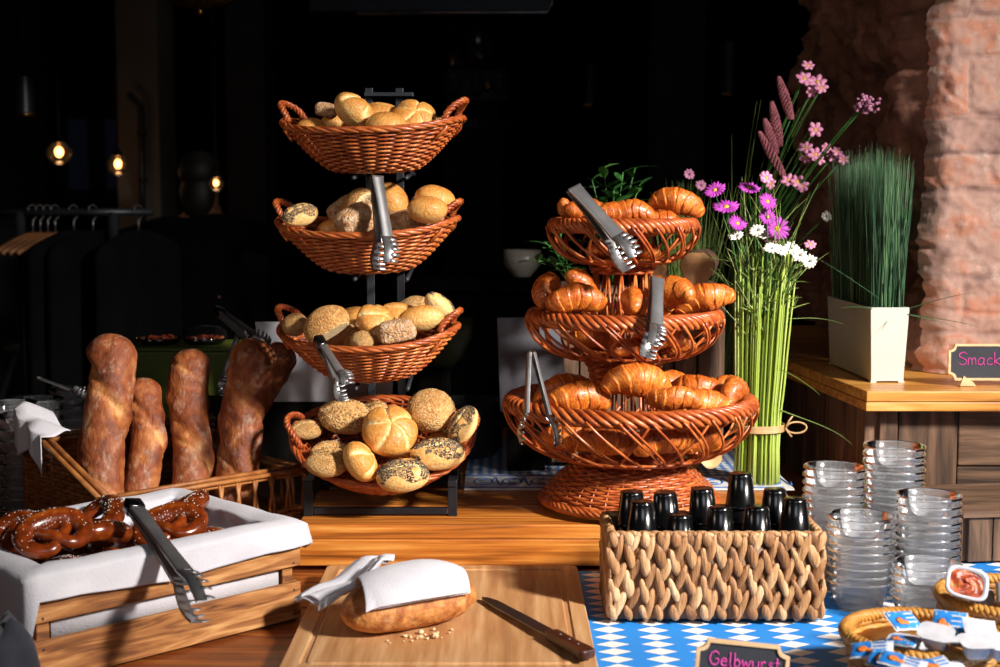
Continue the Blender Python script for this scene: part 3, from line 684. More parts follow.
# person in the dark room (skinned figure, arms spread)
def person():
    root=empty('person',(W(204,300,6.6).x,6.6,0),(0,0,PI-.25),'person in dark clothes seen from behind with both arms stretched out sideways','person')
    k=1.0
    J={'pel':((0,0,.92),.13),'sp':((0,0,1.12),.118),'ch':((0,-.01,1.28),.14),'nk':((0,0,1.42),.055),'hd0':((0,-.01,1.50),.075),'hd':((0,-.015,1.58),.085),
     'hl':((.09,0,.86),.09),'kl':((.10,-.01,.48),.058),'al':((.11,.02,.08),.036),'fl':((.12,-.13,.03),.035),
     'hr':((-.09,0,.86),.09),'kr':((-.10,-.02,.48),.058),'ar':((-.12,.02,.08),.036),'fr':((-.13,-.13,.03),.035),
     'sr':((-.17,0,1.36),.062),'er':((-.42,-.02,1.28),.042),'wr':((-.66,-.04,1.19),.027),'pr':((-.73,-.05,1.165),.03),
     'sl':((.17,0,1.36),.062),'el':((.42,-.02,1.30),.042),'wl':((.66,-.04,1.28),.027),'pl':((.73,-.05,1.275),.03)}
    E=[('pel','sp'),('sp','ch'),('ch','nk'),('nk','hd0'),('hd0','hd'),('pel','hl'),('hl','kl'),('kl','al'),('al','fl'),('pel','hr'),('hr','kr'),('kr','ar'),('ar','fr'),('ch','sl'),('sl','el'),('el','wl'),('wl','pl'),('ch','sr'),('sr','er'),('er','wr'),('wr','pr')]
    for s,p_ in((1,'pl'),(-1,'pr')):
        px_,py_,pz_=J[p_][0]
        for q,(dz,L) in enumerate(((.022,.075),(.008,.085),(-.006,.08),(-.02,.065))):
            J[p_+'f%d'%q]=((px_+s*.035,py_,pz_+dz),.009); J[p_+'g%d'%q]=((px_+s*(.035+L*.55),py_-.01,pz_+dz*1.2-.004),.008); J[p_+'h%d'%q]=((px_+s*(.03+L),py_-.02,pz_+dz*1.3-.015),.007)
            E+=[(p_,p_+'f%d'%q),(p_+'f%d'%q,p_+'g%d'%q),(p_+'g%d'%q,p_+'h%d'%q)]
        J[p_+'t']=((px_+s*.01,py_-.035,pz_+.018),.010); J[p_+'u']=((px_+s*.035,py_-.055,pz_+.02),.008); E+=[(p_,p_+'t'),(p_+'t',p_+'u')]
    def skinned(name,J,E,mat,grow=0,parent=root,rootk='pel'):
        ks=list(J); me=bpy.data.meshes.new(name); me.from_pydata([J[q][0] for q in ks],[(ks.index(a),ks.index(b)) for a,b in E],[])
        o=bpy.data.objects.new(name,me); C.objects.link(o); o.parent=parent; me.materials.append(mat)
        sk=o.modifiers.new('skin','SKIN')
        if not me.skin_vertices: pass
        for i,q in enumerate(ks):
            v=me.skin_vertices[0].data[i]; r=J[q][1]+grow; v.radius=(r,r); v.use_root=(q==rootk)
        sk.use_smooth_shade=True
        sb=o.modifiers.new('sub','SUBSURF'); sb.levels=1; sb.render_levels=2
        return o
    try:
        body=skinned('body',J,E,M['skin'])
        def sub(keys): return {q:J[q] for q in keys},[e for e in E if e[0] in keys and e[1] in keys]
        a,b=sub(['pel','sp','ch','sl','el','wl','sr','er','wr']); 
        a=dict(a); a['wr']=((-.62,-.035,1.205),.03); a['wl']=((.62,-.035,1.28),.03)
        skinned('dark_shirt',a,b,M['coat'],.026)
        a,b=sub(['sp','pel','hl','kl','al','hr','kr','ar']); skinned('dark_trousers',a,b,M['coat'],.034)
    except Exception as e: print('skin',e)
    m=MB(); m.blob((0,-.01,1.60),(.085,.10,.11),nu=20,nv=14); m.blob((0,-.115,1.585),(.013,.018,.02),nu=8,nv=6)
    for s in(-1,1): m.blob((s*.086,0,1.59),(.012,.02,.03),nu=8,nv=6)
    m.blob((0,-.100,1.545),(.024,.012,.007),nu=8,nv=6)
    m.build('face',M['skin'],root)
    m=MB()
    for s in(-1,1): m.blob((s*.032,-.100,1.605),(.012,.009,.007),nu=8,nv=6)
    m.build('eyes',M['hair'],root)
    m=MB(); m.blob((0,.018,1.635),(.098,.105,.098),nu=20,nv=14); m.blob((0,.045,1.53),(.085,.07,.12),nu=16,nv=10); m.build('hair',M['hair'],root)
    for s in(-1,1): m=MB(); m.blob((s*.12,-.06,.045),(.05,.13,.045),nu=14,nv=8); m.build('shoe',M['coat'],root)
person()

# ================================================================ pillar of painted brick with rough dark return
def pillar():
    x0=W(930,200,3.15).x; zt=3.2; zb=.0
    def bumps(p,side):
        v=mnoise.fractal(Vector(p)*7,.9,2.0,5)*.012+mnoise.noise(Vector(p)*3)*.012
        return v
    # front face
    m=MB(); xs=np.arange(x0,1.75,.0055); zs=np.arange(1.1045,2.6,.0055)
    P=np.zeros((len(xs),len(zs),3)); A=np.zeros((len(xs),len(zs)))
    rows=[1.06,1.20,1.33,1.52,1.60,1.68,1.81,1.90,2.04,2.15,2.3,2.45,2.6,2.8]
    for j,z in enumerate(zs):
        for i,x in enumerate(xs):
            zz=z+.012*mnoise.noise(Vector((x*6,z*4,1)))
            k=max(q for q in range(len(rows)) if rows[q]<=max(zz,1.06)); xx=x+(.11 if k%2 else 0)+.01*mnoise.noise(Vector((x*5,z*9,4)))
            dz=min(zz-rows[k],rows[min(k+1,len(rows)-1)]-zz) if k+1<len(rows) else .05
            dx=abs((xx/.29)%1-.5)*.29; dx=.145-dx if k%3 else .1
            d=min(abs(dz),dx)
            e=max(0,1-d/.011)
            n=mnoise.fractal(Vector((x*9,z*9,2)),.8,2.1,6); n2=mnoise.fractal(Vector((x*30,z*30,5)),.9,2,4)
            ridge=abs(mnoise.noise(Vector((x*5,z*8,9))))
            n3=mnoise.noise(Vector((x*70,z*70,8)));chip=max(0,mnoise.fractal(Vector((x*13,z*20,12)),.7,2.2,4)-.12)
            h=.006*n+.005*n2+.0016*n3-.007*e+.014*min(chip,.25)-.012*max(0,.08-ridge)*6
            lay=mnoise.noise(Vector((k*3.7,int(xx/.29)*1.7+k,0)))*.005
            edge=max(0,.05-(x-x0))/.05
            jag=.022*mnoise.fractal(Vector((1,z*13,3)),.7,2.2,5)*edge**.5+.012*mnoise.noise(Vector((4,z*6,3)))*edge+(lay*1.2)*edge
            P[i,j]=(x+jag,3.15-h-lay+.05*edge**2,z); A[i,j]=.5+.9*mnoise.noise(Vector((k*5.1,int(xx/.29)*2.3,7)))*.6+.25*n-.45*e+.3*max(0,n2)
    m.grid(P,False,False,A)
    # return face going back, rough like bark
    ys=np.concatenate([np.arange(0,1.5,.014)]); zs2=zs[::1]
    Q=np.zeros((len(ys),len(zs2),3)); B=np.zeros((len(ys),len(zs2)))
    for j,z in enumerate(zs2):
        base=P[0,j]
        for i,t in enumerate(ys):
            f=min(1,t/.05)
            v=Vector((0,t*4.5,z*2.6)); n=mnoise.fractal(v+Vector((3,0,0)),.85,2.1,6); r=abs(mnoise.noise(v*1.7))
            r2=abs(mnoise.noise(v*4+Vector((9,9,9))))
            h=(.07*n+.06*max(0,.25-r)*-1*2.0+.02*r2)*f
            Q[i,j]=(base[0]-h+.02*t,base[1]+t,z); B[i,j]=.45+.4*n
    m2=MB(); m2.grid(Q,False,False,B)
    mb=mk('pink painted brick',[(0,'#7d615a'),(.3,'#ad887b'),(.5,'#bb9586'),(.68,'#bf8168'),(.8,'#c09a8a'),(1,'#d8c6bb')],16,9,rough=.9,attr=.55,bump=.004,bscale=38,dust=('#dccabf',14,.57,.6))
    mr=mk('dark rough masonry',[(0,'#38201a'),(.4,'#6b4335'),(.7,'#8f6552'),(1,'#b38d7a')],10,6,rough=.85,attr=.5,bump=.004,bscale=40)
    root=empty('brick_pillar',(0,0,0)); root['kind']='structure'
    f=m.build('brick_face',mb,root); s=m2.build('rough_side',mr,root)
    return root
pillar()

# ================================================================ tables
TZ=.80; SZ=.89; LZ=1.103
tb=empty('buffet_table',(0,0,0),(0,0,0),'long wooden buffet table carrying the breads and the blue cloth','table')
m=MB()
for k in range(16):
    y=1.78+.16*k; m.box((0,y,TZ-.02),(3.4,.157,.04))
m.build('tabletop',M['tablewood'],tb,smooth=False,bevel=.003)
boxobj('apron',(0,1.74,TZ-.09),(3.3,.03,.14),M['tablewood'],tb); 
for sx in(-1.6,1.6):
    for y in(1.8,4.1): boxobj('leg',(sx,y,TZ/2-.02),(.08,.08,TZ-.04),M['tablewood'],tb)
# raised pine bench
sf=W(300,529,2.575); x0=-.383; x1=.60
sh=empty('raised_shelf',(0,0,0),(0,0,0),'orange pine riser bench under the bread stands','shelf')
m=MB()
for k in range(6): m.box(((x0+x1)/2,2.575+.08+.165*k-.0,SZ-.014),(x1-x0,.162,.028))
m.build('shelf_board',M['pine'],sh,smooth=False,bevel=.003)
boxobj('front_rail',((x0+x1)/2,2.590,SZ-.028-.026),(x1-x0,.03,.052),M['pine'],sh,bevel=.003)
boxobj('end_panel',(x0+.015,3.08,SZ-.028-.031),(.03,.93,.062),M['pine'],sh); boxobj('end_panel',(x1-.015,3.08,SZ-.028-.031),(.03,.93,.062),M['pine'],sh)
# runner cloth with ribbon
rx0=W(464,490,2.88).x
m=MB(); n=60; xs=np.linspace(rx0,.62,n)[:,None]; ys=np.linspace(3.03,3.53,12)[None,:]
P=np.stack([xs+0*ys,ys+0*xs,SZ+.004+.0012*np.sin(xs*31+ys*20)],-1); 
rn=empty('table_runner',(0,0,0),(0,0,0),'small blue and white checked runner with ribbon edge at the back of the pine bench','runner')
m.grid(P); m.build('checked_field',M['runner'],rn)
m=MB(); m.box(((rx0+.62)/2,2.955,SZ+.003),(.62-rx0,.15,.003)); m.build('ribbon_band',mk('pale ribbon',['#c9c6c4','#dedbd8'],20,3,rough=.8),rn,smooth=False)
m=MB()
for k in range(13):
    cx=rx0+.04+k*.062
    if cx>.6: break
    t=np.linspace(0,2*PI,20,endpoint=False)
    m.tube(np.stack([cx+.020*np.cos(t),2.955+.035*np.sin(t),SZ+.0055+0*t],-1),.0022,4,True,flat=.4,ref=(0,0,1))
    q=np.linspace(0,1,12); m.tube(np.stack([cx+.02+.022*q,2.955+.04*np.sin(q*PI*2),SZ+.0055+0*q],-1),.0022,4,ref=(0,0,1),flat=.4)
    for s in(-1,1): m.tube([(cx-.008,2.955+s*.012,SZ+.0055),(cx+.008,2.955+s*.02,SZ+.0055)],.003,4,ref=(0,0,1),flat=.4)
m.build('blue_scroll_print',M['ceramicblue'],rn)
for y in(2.893,3.017):
    m=MB(); m.box(((rx0+.6)/2,y,SZ+.0052),(.6-rx0,.006,.001)); m.build('blue_stripe',M['ceramicblue'],rn,smooth=False)
# lozenge tablecloth
m=MB(); xs=np.linspace(.10,1.65,90)[:,None]; ys=np.linspace(1.72,2.56,70)[None,:]
z=TZ+.004+.0009*np.sin(xs*17+ys*5)+.0006*np.sin(ys*29-xs*8)
m.grid(np.stack([xs+0*ys,ys+0*xs,z],-1)); o=m.build('tablecloth',M['lozenge']); tag(o,'tablecloth with white lozenges on bright blue, under cutting board and bowls','tablecloth')
m=MB(); xs=np.linspace(.62,1.65,40)[:,None]; ys=np.linspace(2.56,2.80,20)[None,:]
m.grid(np.stack([xs+0*ys,ys+0*xs,TZ+.004+0*xs+0*ys],-1)); f=m.build('rear_cloth_panel',M['lozenge'],o)

# ledge on the right
lg=empty('wooden_counter',(0,0,0),(0,0,0),'high wooden counter at the right, plank front under a pine ledge','counter')
m=MB(); xa=.7645; xb=W(785,360,3.446).x
for (zt,th,dy) in((LZ,.022,0),(LZ-.0235,.019,.002)):
    pts=[(xa,2.87+dy),(1.75,2.87+dy),(1.75,4.4),(xb-.07,4.4),(xb,3.446)]
    V=[(p[0],p[1],zt) for p in pts]+[(p[0],p[1],zt-th) for p in pts]; n=len(pts)
    m.add(V,[tuple(range(n))[::1],tuple(range(2*n-1,n-1,-1))]+[(i+n,(i+1)%n+n,(i+1)%n,i) for i in range(n)])
m.build('ledge',M['ledge'],lg,smooth=False,bevel=.002)
pxs=[(878,897,0),(898,958,1)]
m=MB()
for i,(a_,b_,q) in enumerate(pxs):
    xl=W(a_,450,2.93).x; xr=W(b_,450,2.93).x; m.box(((xl+xr)/2,2.94+.008*q,.93),(xr-xl-.002,.03,.26),a=random.random())
m.build('upright_planks',M['oldwood'],lg,smooth=False,bevel=.002)
m=MB(); xl=W(959,450,2.93).x
for i in range(2):
    m.box(((xl+1.7)/2,2.95+.004*(i%2),.997-.130*i),(1.7-xl,.03,.127),a=random.random())
m.build('level_planks',M['oldwoodh'],lg,smooth=False,bevel=.003)
m=MB()
for i in range(8): m.box((xa+.03-.006*i,3.02+.17*i,.9305),(.03,.165,.258),a=random.random())
m.build('side_planks',M['oldwood'],lg,smooth=False,bevel=.003)
# small plank box right edge
b0=W(972,520,2.62); bx=empty('plank_box',(b0.x+.10,2.74,TZ+.0085),(0,0,.12),'small weathered wooden box at the right edge behind the tubs','box')
hb=b0.z-TZ; m=MB()
for k in range(5): m.box((-.1+.05*k,-.11,hb/2),(.048,.014,hb),a=random.random())
m.build('front_slats',M['oldwood'],bx,smooth=False,bevel=.002)
for s in(-1,1): boxobj('side_panel',(s*.125,0,hb/2),(.014,.21,hb),M['oldwood'],bx)
boxobj('back_panel',(0,.11,hb/2),(.26,.014,hb),M['oldwood'],bx); boxobj('lid',(0,0,hb+.006),(.28,.25,.012),M['oldwoodh'],bx)
# ================================================================ stand with four boat baskets
SX=-.228
st=empty('basket_stand',(SX,2.80,SZ),(0,0,0),'dark grey metal stand carrying the four boat shaped roll baskets','stand')
ztop=W(385,93,2.90).z-SZ
for px in(371,401):
    x=W(px,300,2.90).x-SX; m=MB(); m.box((x,.10,(ztop)/2+.02),(.016,.008,ztop-.02)); m.build('post',M['greymetal'],st,smooth=False,bevel=.001)
xl=W(306,490,2.62).x-SX; xr=W(452,490,2.62).x-SX
for x in(xl,xr):
    m=MB(); m.box((x,-.15,.035),(.018,.012,.07)); m.box((x,-.03,.064),(.018,.26,.010)); m.box((x,.10,.035),(.018,.012,.07)); m.build('foot',M['blackmetal'],st,smooth=False,bevel=.001)
for y_,z_ in((.10,.014),(-.15,.010)): m=MB(); m.box(((xl+xr)/2,y_,z_),(xr-xl-.02,.014,.012)); m.build('cross_bar',M['blackmetal'],st,smooth=False,bevel=.001)
m=MB(); m.box((0,.095,ztop-.004),(.10,.035,.008)); m.build('top_plate',M['greymetal'],st,smooth=False,bevel=.001)
BK=[(W(373,128,2.72),4,-.24,'topmost of the four boat baskets, handles high, pale rolls inside'),
    (W(368,227,2.72),5,-.22,'second boat basket from the top of the metal stand, tongs hanging over its front'),
    (W(369,334,2.72),6,-.24,'third boat basket from the top, small comb tongs hooked on its left'),
    (W(383,440,2.72),27,.04,'lowest boat basket, tipped forward and heaped with seeded rolls')]
for c,t,rz,lab in BK:
    boat_basket(c,(math.radians(t),0,rz),lab)
    T_=math.radians(t); bot=lambda yy: c.z+(-.080+math.sin(T_)*yy)/math.cos(T_)-.0125-SZ
    if t<20:
        for s in(-.05,.05):
            m=MB(); m.tube([(s,.102,bot(.14)-.004),(s,.06,bot(.14)-.002),(s,-.02,bot(.06)),(s,-.15,bot(-.07))],.0045,6); m.build('support_arm',M['greymetal'],st)
    else:
        for s in(-.06,.06):
            m=MB(); m.tube([(s,.10,.020),(s,.085,bot(.165)-.006),(s,.05,bot(.13)-.006),(s,-.02,bot(.06)-.006),(s,-.05,bot(.03)-.006)],.0045,6); m.build('support_arm',M['greymetal'],st)

# rolls: kind, px, py, D, width px, rot, label
g1='rolls in the topmost boat basket'; g2='rolls in the second boat basket'; g3='rolls in the third boat basket'; g4='rolls in the lowest boat basket'
def R(kind,seed,px,py,D,w,rot,label,grp):
    p=W(px,py,D); roll(kind,seed,p,w*1.08/FPX*D,rot,label,grp)
R('round',1,312,116,2.70,29,(10,0,20),'small pale roll at the far left of the topmost basket',g1)
R('rustic',2,330,100,2.75,24,(0,10,0),'small brownish roll left of the big round roll, topmost basket',g1)
R('plainoval',3,335,106,2.76,42,(0,-25,20),'long roll lying in shade left of the big round roll, topmost basket',g1)
R('kaiser',4,355,106,2.66,42,(35,15,80),'large round golden roll left of centre in the topmost basket',g1)
R('cleft',5,380,102,2.72,40,(20,5,-20),'smooth pale roll between the round roll and the star scored roll, topmost basket',g1)
R('kaiser',6,414,108,2.68,43,(52,0,15),'star scored kaiser roll at the right of the topmost basket',g1)
R('round',7,385,119,2.62,38,(0,0,10),'low floured roll peeping over the rim, topmost basket',g1)
R('rustic',8,438,112,2.74,26,(0,0,30),'small rough roll beside the right handle of the topmost basket',g1)

R('poppy',11,305,215,2.66,36,(35,-15,35),'black poppy seed roll at the left end of the second basket',g2)
R('plainoval',12,333,216,2.68,36,(0,0,15),'smooth brown roll right of the black poppy roll, second basket',g2)
R('rustic',13,343,197,2.80,34,(0,-35,10),'dark rough roll at the back left of the second basket',g2)
R('cut',14,362,196,2.74,50,(20,-70,20),'tall sliced brown roll standing upright behind the hanging tongs, second basket',g2)
R('rustic',15,362,219,2.62,46,(15,-25,30),'wedge of brown roll in front of the tall roll, second basket',g2)
R('round',16,390,192,2.76,42,(0,60,0),'golden round roll just right of the hanging tongs, second basket',g2)
R('rustic',17,410,213,2.66,58,(10,-12,5),'large floury rough roll right of the tongs, second basket',g2)
R('rustic',18,423,196,2.80,36,(0,-5,0),'flat ciabatta piece at the back right of the second basket',g2)
R('round',19,436,206,2.72,40,(0,15,20),'smooth golden roll at the right end of the second basket',g2)
R('round',20,426,219,2.62,38,(0,0,0),'pale roll low at the right rim of the second basket',g2)
R('rustic',21,404,203,2.78,30,(0,0,50),'small rough piece behind the floury roll, second basket',g2)

R('ball',31,295,324,2.68,25,(10,-20,0),'small round roll with white seeds next to the left handle, third basket',g3)
R('ball',32,327,309,2.80,26,(0,0,30),'round smooth roll at the back left of the third basket',g3)
R('cut',33,323,333,2.62,46,(65,-30,15),'cut bun half leaning behind the comb tongs, third basket',g3)
R('sesame',34,340,322,2.74,34,(0,-20,40),'seeded roll leaning behind the bun half, third basket',g3)
R('round',35,358,308,2.82,36,(0,10,0),'golden roll at the back centre of the third basket',g3)
R('sesame',36,354,330,2.68,32,(20,-70,0),'brown seeded roll standing left of the creased roll, third basket',g3)
R('kaiser',37,384,326,2.64,42,(45,-10,60),'creased golden kaiser roll in the centre of the third basket',g3)
R('cleft',38,403,311,2.76,48,(25,15,-10),'folded golden roll at the back of the third basket',g3)
R('cleft',39,427,326,2.64,46,(-12,-10,-5),'big smooth pale roll with a crease at the right of the third basket',g3)
R('poppy',40,445,317,2.74,38,(10,40,40),'dark poppy roll tucked behind the right side of the third basket',g3)
R('ball',41,365,343,2.60,24,(0,0,0),'small plain bun low at the front rim of the third basket',g3)
R('rustic',42,397,341,2.60,40,(0,-8,10),'broken floury piece lying at the front rim of the third basket',g3)
R('grain',43,417,303,2.84,34,(0,0,0),'grainy roll hidden at the back right of the third basket',g3)
R('rustic',44,366,314,2.76,26,(0,30,0),'small floury chunk between two golden rolls, third basket',g3)

cB,tB,_,_=BK[3]; TB=math.radians(tB); nB=Vector((0,-math.sin(TB),math.cos(TB)))
def R4(kind,seed,px,py,w,h,rot,label):
    d=ray(px,py); o=Vector((0,0,CAMZ)); c=cB+nB*h; t=(c-o).dot(nB)/d.dot(nB); p=o+d*t
    roll(kind,seed,p,w*1.08/FPX*p.y,(rot[0]+tB,rot[1],rot[2]),label,g4)
R4('grain',51,337,428,54,.035,(2,4,-4),'long seeded double roll at the upper left of the lowest basket')
R4('sesame',52,302,443,33,.015,(0,0,30),'small round seeded roll beside the left handle, lowest basket')
R4('grain',53,334,450,46,.018,(-4,6,8),'dark seeded roll in the second row at the left, lowest basket')
R4('sesame',54,326,469,38,.02,(0,10,10),'seeded roll in the front row at the left, lowest basket')
R4('sesame',55,370,405,40,.03,(-10,-25,10),'grainy roll standing highest at the back of the lowest basket')
R4('kaiser',56,388,419,46,.03,(20,0,40),'kaiser roll half hidden behind the big star roll, lowest basket')
R4('kaiser',57,394,436,53,.058,(22,0,15),'big star scored kaiser roll in the middle of the lowest basket')
R4('ball',58,430,424,46,.035,(0,0,10),'round sesame roll right of the star roll, lowest basket')
R4('poppy',59,443,414,36,.02,(0,20,20),'dark topped roll behind the sesame roll, lowest basket')
R4('poppy',60,463,438,40,.03,(10,-58,12),'poppy seed roll standing at the right end of the lowest basket')
R4('kaiser',61,369,467,42,.03,(30,-15,100),'golden bun with a single slash in the front row, lowest basket')
R4('poppy',62,427,458,52,.035,(8,-2,4),'long poppy seed roll in front of the sesame roll, lowest basket')
R4('poppy',63,408,473,52,.018,(10,-4,2),'slim poppy seed roll lying on the front rim, lowest basket')
R4('round',64,412,448,40,.01,(0,0,20),'pale roll underneath, between star roll and long poppy roll, lowest basket')
R4('round',65,450,442,34,.01,(0,0,20),'golden roll tucked beneath the right side of the lowest basket')

# ================================================================ croissant tiers
TX=W(626,400,2.73).x
def zat(py,D=2.73): return W(626,py,D).z
zb=SZ
t3=zat(402)-SZ-.0078; b3=zat(456)-SZ-.0078
footed_basket((W(630,400,2.73).x,2.73,SZ+.0078),.248,t3,.10,b3,'largest footed wicker basket at the bottom, wide braided rim full of croissants',
  [('weave',([(.172,.006),(.165,.03),(.135,.06),(.105,.085),(.092,.105),(.092,b3)],20,34)),('ring',(.172,.0115,.006,.006,24))],ns=26,rimt=.014)
t2=zat(316)-SZ-.0078; b2=zat(357)-SZ-.0078; f2=b3+.03
footed_basket((W(624.5,316,2.73).x,2.73,SZ+.0078),.192,t2,.085,b2,'middle footed wicker basket with croissants, handle tongs over its right front',
  [('weave',([(.063,b2-.048),(.068,b2-.02),(.082,b2)],9,24)),('stakes',(.072,f2,.063,b2-.045,22,0)),('ring',(.074,f2,.005,.005,14))],ns=24,rimt=.0125)
t1=zat(225)-SZ-.0078; b1=zat(263)-SZ-.0078; f1=b2+.024
footed_basket((W(623,226,2.73).x,2.73,SZ+.0078),.147,t1,.066,b1,'smallest footed wicker basket on top, steel tongs lying across its left side',
  [('weave',([(.056,b1-.02),(.064,b1)],4,20)),('stakes',(.062,f1,.056,b1-.018,13,1)),('ring',(.064,f1,.005,.005,12))],ns=20,rimt=.0115)

def CR(seed,px,py,D,Lpx,rot,label): croissant(seed,W(px,py,D),Lpx/FPX*D,rot,label)
CR(1,572,211,2.70,44,(0,50,20),'small croissant tip pointing up at the left of the top basket')
CR(2,594,217,2.66,58,(20,12,8),'croissant lying under the tongs in the top basket')
CR(3,623,204,2.74,62,(70,10,60),'round bulging croissant behind the tongs in the top basket')
CR(4,645,213,2.68,66,(30,-8,10),'flat croissant in the middle of the top basket')
CR(5,676,209,2.70,62,(60,-10,170),'croissant raised highest at the right of the top basket')
CR(6,628,222,2.62,60,(20,0,0),'croissant low behind the front rim of the top basket')
CR(7,546,292,2.70,60,(80,-20,70),'dark round croissant at the far left of the middle basket')
CR(8,574,302,2.62,66,(60,0,185),'croissant lying at the front left of the middle basket')
CR(9,600,291,2.70,52,(40,40,30),'pale croissant leaning behind the front left one, middle basket')
CR(10,635,303,2.60,64,(70,0,85),'croissant seen end on at the centre of the middle basket')
CR(11,676,294,2.66,74,(75,25,120),'broad fanned croissant right of the hanging tongs, middle basket')
CR(12,700,302,2.66,66,(60,12,175),'croissant with pale tip at the right end of the middle basket')
CR(13,658,275,2.78,50,(60,0,150),'croissant peeping out behind the tongs, middle basket')
CR(14,568,387,2.76,66,(60,-15,10),'pale croissant at the back left of the bottom basket, behind the tongs')
CR(15,545,400,2.66,40,(30,0,40),'small croissant end beside the tongs at the left of the bottom basket')
CR(16,603,398,2.60,78,(65,5,180),'striped croissant at the front left of the bottom basket')
CR(17,643,394,2.60,84,(65,-6,190),'big croissant raised highest in the centre of the bottom basket')
CR(18,690,398,2.62,84,(70,8,178),'croissant behind the low front one at the right of the bottom basket')
CR(19,690,378,2.72,72,(60,20,160),'croissant lying right of the big central one in the bottom basket')
CR(20,672,372,2.80,58,(60,10,30),'pale broken croissant at the back right of the bottom basket')
CR(21,722,396,2.66,58,(70,-12,60),'croissant turned end on at the far right of the bottom basket')
CR(22,682,407,2.54,62,(40,0,172),'low croissant just behind the braided rim, bottom basket')
CR(23,722,387,2.76,50,(60,25,150),'rounded croissant at the back right edge of the bottom basket')
ll=['croissant low in the bottom basket seen through the lattice at the left','croissant low in the bottom basket seen through the lattice left of centre','croissant low in the bottom basket seen through the lattice in the middle','croissant low in the bottom basket seen through the lattice at the right']
for i,(px,D) in enumerate(((572,2.62),(612,2.58),(655,2.58),(697,2.63))): CR(24+i,px,432,D,70,(50,(-1)**i*6,160+20*i),ll[i])
CR(28,598,333,2.64,56,(50,0,170),'croissant low in the middle basket seen through the lattice at the left'); CR(29,655,333,2.64,60,(50,0,185),'croissant low in the middle basket seen through the lattice at the right')
CR(30,603,250,2.72,38,(50,0,10),'croissant deep in the top basket seen through the lattice at the left'); CR(31,643,250,2.72,38,(50,0,170),'croissant deep in the top basket seen through the lattice at the right'); CR(32,628,340,2.63,44,(50,10,20),'croissant low in the middle basket seen through the lattice at the centre'); CR(33,682,336,2.70,38,(50,0,200),'croissant low in the middle basket seen through the lattice far right')
# tomatoes
for i,(px,py,D) in enumerate(((565,275,2.83),(581,274,2.85),(593,276,2.83),(612,276,2.86),(646,278,2.82),(680,283,2.83))):
    p=W(px,py,D); m=MB(); m.blob((0,0,0),(.0135,.0135,.0125),nu=16,nv=10); o=m.build('cherry_tomato',M['tomato'],loc=p)
    s=MB()
    for k in range(5): a=2*PI*k/5; s.tube([(0,0,.012),(.006*math.cos(a),.006*math.sin(a),.013),(.010*math.cos(a),.010*math.sin(a),.010)],[.0014,.0014,.0004],4)
    s.build('calyx',M['leaf'],o)
    tag(o,['red cherry tomato nearest the left end behind the croissants','red cherry tomato second from the left behind the croissants','red cherry tomato above the pale croissant','red cherry tomato just left of the upper wicker pedestal','red cherry tomato right of the wicker pedestal','red cherry tomato behind the fanned croissant'][i],'tomato','cherry tomatoes in the middle basket')
# ================================================================ tongs
tongs(W(573,188,2.60),W(634,262,2.53),0,'steel serving tongs lying slanted over the left of the top croissant basket',w=.029,wid_end=.044,open_=.03)
tongs(W(656,279,2.60),W(652,352,2.49),10,'steel serving tongs hanging over the right front of the middle croissant basket',w=.026,wid_end=.042)
tongs(W(531,352,2.60),W(541,444,2.50),75,'open steel tongs straddling the left rim of the bottom croissant basket',w=.014,wid_end=.030,open_=.055,auto=False)
tongs(W(377,178,2.60),W(388,268,2.545),-12,'grey steel tongs hanging over the front of the second boat basket',w=.024,wid_end=.044)
tongs(W(319,341,2.58),W(347,392,2.50),-8,'black ended steel tongs hooked over the left of the third boat basket',w=.018,wid_end=.034,tip=True)

